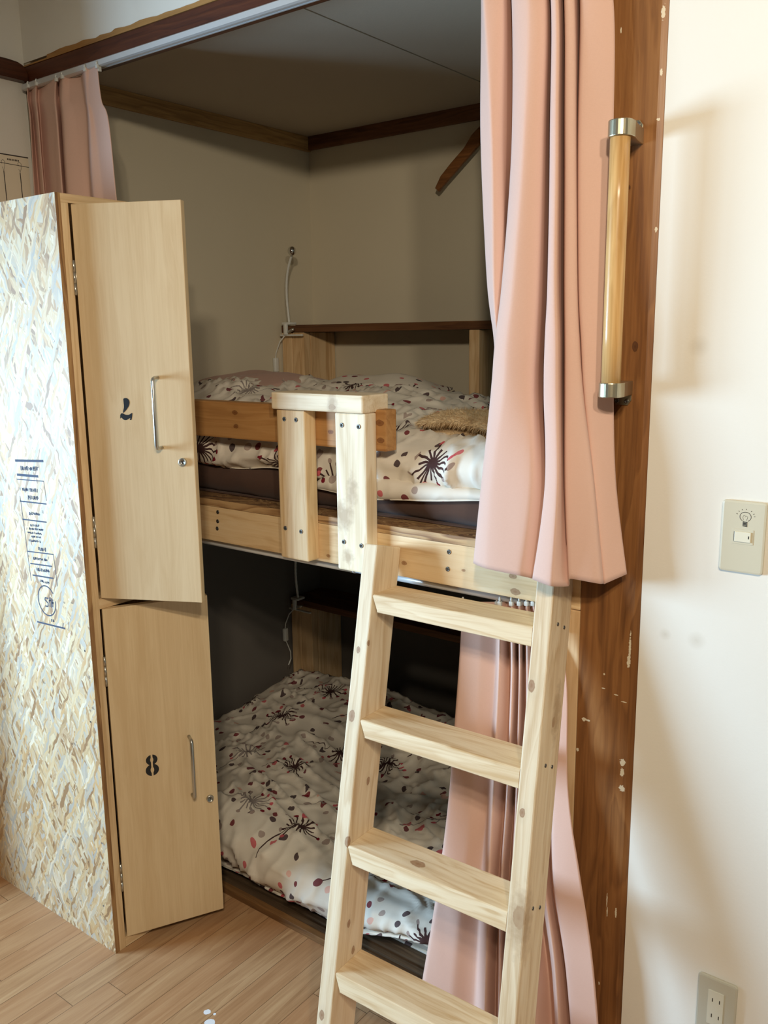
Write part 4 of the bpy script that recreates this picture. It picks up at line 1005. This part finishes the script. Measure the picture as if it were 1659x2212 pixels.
ou = thing('wall_outlet', (1.962, 0, .313), 'double wall outlet in a grey plate low on the white wall', 'outlet')
def S2(x, z): return (x - 1.962, z - .313)
MB().prism(rrect(*S2(1.927, .253), *S2(1.997, .373), .006), 'y', -.0075, -.0003, .0035).build('plate', MAT['grey_plate'], ou)
soc = MB().prism(rrect(*S2(1.947, .278), *S2(1.975, .348), .001), 'y', -.0088, -.007, .0004).build('socket', plain('socket_plastic', (214, 214, 198), .35), ou)
for x_ in (1.9555, 1.968):
    for z_ in (.3295, .297): MB().box((S2(x_, 0)[0] - .0008, -.0090, S2(0, z_)[1] - .0036), (S2(x_, 0)[0] + .0008, -.0087, S2(0, z_)[1] + .0036)).build('slot', MAT['black'], soc)

# ---------------------------------------------------------------- poster on the left wall
po = MB().box((-.0195, -.30, 1.70), (-.0188, -.012, 2.021)).build('wall_poster', plain('poster_paper', (232, 220, 196), .8))
tag(po, 'paper sheet with a line drawing of hanging cords, on the left wall above the locker', 'poster')
ln = MB()
ln.box((-.0188, -.30, 2.0185), (-.0185, -.012, 2.0215))
ln.tube([(-.0186, -.30, 2.002), (-.0186, -.012, 1.995)], .0008, 6)
for y_ in (-.245, -.165, -.088, -.040):
    z_ = 1.9985
    ln.tube([(-.0186, y_ - .004, z_ - .004), (-.0186, y_ - .005, z_ + .003), (-.0186, y_, z_ + .007), (-.0186, y_ + .005, z_ + .003), (-.0186, y_ + .004, z_ - .010), (-.0186, y_, z_ - .022), (-.0186, y_ - .003, z_ - .012)], .0005, 6)
    ln.tube([(-.0186, y_, z_ - .022), (-.0186, y_ + .002, 1.83), (-.0186, y_ + .004, 1.74)], .0012, 6)
for k in range(8):
    ln.box((-.0188, -.075 + k * .0045, 2.006), (-.0186, -.0722 + k * .0045, 2.0105))
ln.build('line_drawing', plain('drawing_ink', (60, 52, 48), .8), po)

# ---------------------------------------------------------------- light
def area(name, loc, target, sx, sy, power, color):
    l = bpy.data.lights.new(name, 'AREA'); l.shape = 'RECTANGLE'; l.size = sx; l.size_y = sy; l.energy = power; l.color = color
    o = bpy.data.objects.new(name, l); link(o); o.location = loc
    o.rotation_euler = (Vector(target) - Vector(loc)).to_track_quat('-Z', 'Y').to_euler()
    return o
def bulb(name, loc, power, color, r):
    l = bpy.data.lights.new(name, 'SPOT'); l.spot_size = math.radians(112); l.spot_blend = .75; l.energy = power; l.color = color; l.shadow_soft_size = r
    o = bpy.data.objects.new(name, l); link(o); o.location = loc
    o.rotation_euler = (Vector((1.85, 0, .95)) - Vector(loc)).to_track_quat('-Z', 'Y').to_euler(); return o
wd_ = area('window_daylight', (XL - .09, (WY0 + WY1) / 2, (WZ0 + WZ1) / 2), (.9, -.2, .95), 1.2, .94, DAY, (.48, .74, 1.0)); wd_.data.spread = math.radians(95)
for i, p in enumerate(((2.50, -1.75, 2.30), (2.78, -1.6, 2.30), (2.64, -2.0, 2.30))):
    bulb('ceiling_spot', p, WARM, (1.0, .865, .66), .04)
W = bpy.data.worlds.new('World'); SC.world = W; W.use_nodes = True
W.node_tree.nodes['Background'].inputs[0].default_value = (.75, .87, 1.0, 1)
W.node_tree.nodes['Background'].inputs[1].default_value = .6

# ---------------------------------------------------------------- camera
cam = bpy.data.cameras.new('Camera'); co_ = bpy.data.objects.new('Camera', cam); link(co_)
cam.sensor_fit = 'HORIZONTAL'; cam.sensor_width = 36.0; cam.lens = 1900.0 / 1659.0 * 36.0
yaw, pit, rol = -.655247505, -.197204180, -.0117223020
f_ = Vector((math.sin(yaw) * math.cos(pit), math.cos(yaw) * math.cos(pit), math.sin(pit)))
r_ = Vector((math.cos(yaw), -math.sin(yaw), 0)); u_ = r_.cross(f_)
r2 = math.cos(rol) * r_ + math.sin(rol) * u_; u2 = -math.sin(rol) * r_ + math.cos(rol) * u_
co_.matrix_world = Matrix(((r2.x, u2.x, -f_.x, 2.34), (r2.y, u2.y, -f_.y, -1.474), (r2.z, u2.z, -f_.z, 1.522), (0, 0, 0, 1)))
cam.clip_start = .02
SC.camera = co_
SC.view_settings.view_transform = 'Standard'; SC.view_settings.look = 'None'
SC.view_settings.exposure = EXPO; SC.view_settings.gamma = 1.0
SC.view_settings.use_curve_mapping = False
SC.cycles.max_bounces = 8
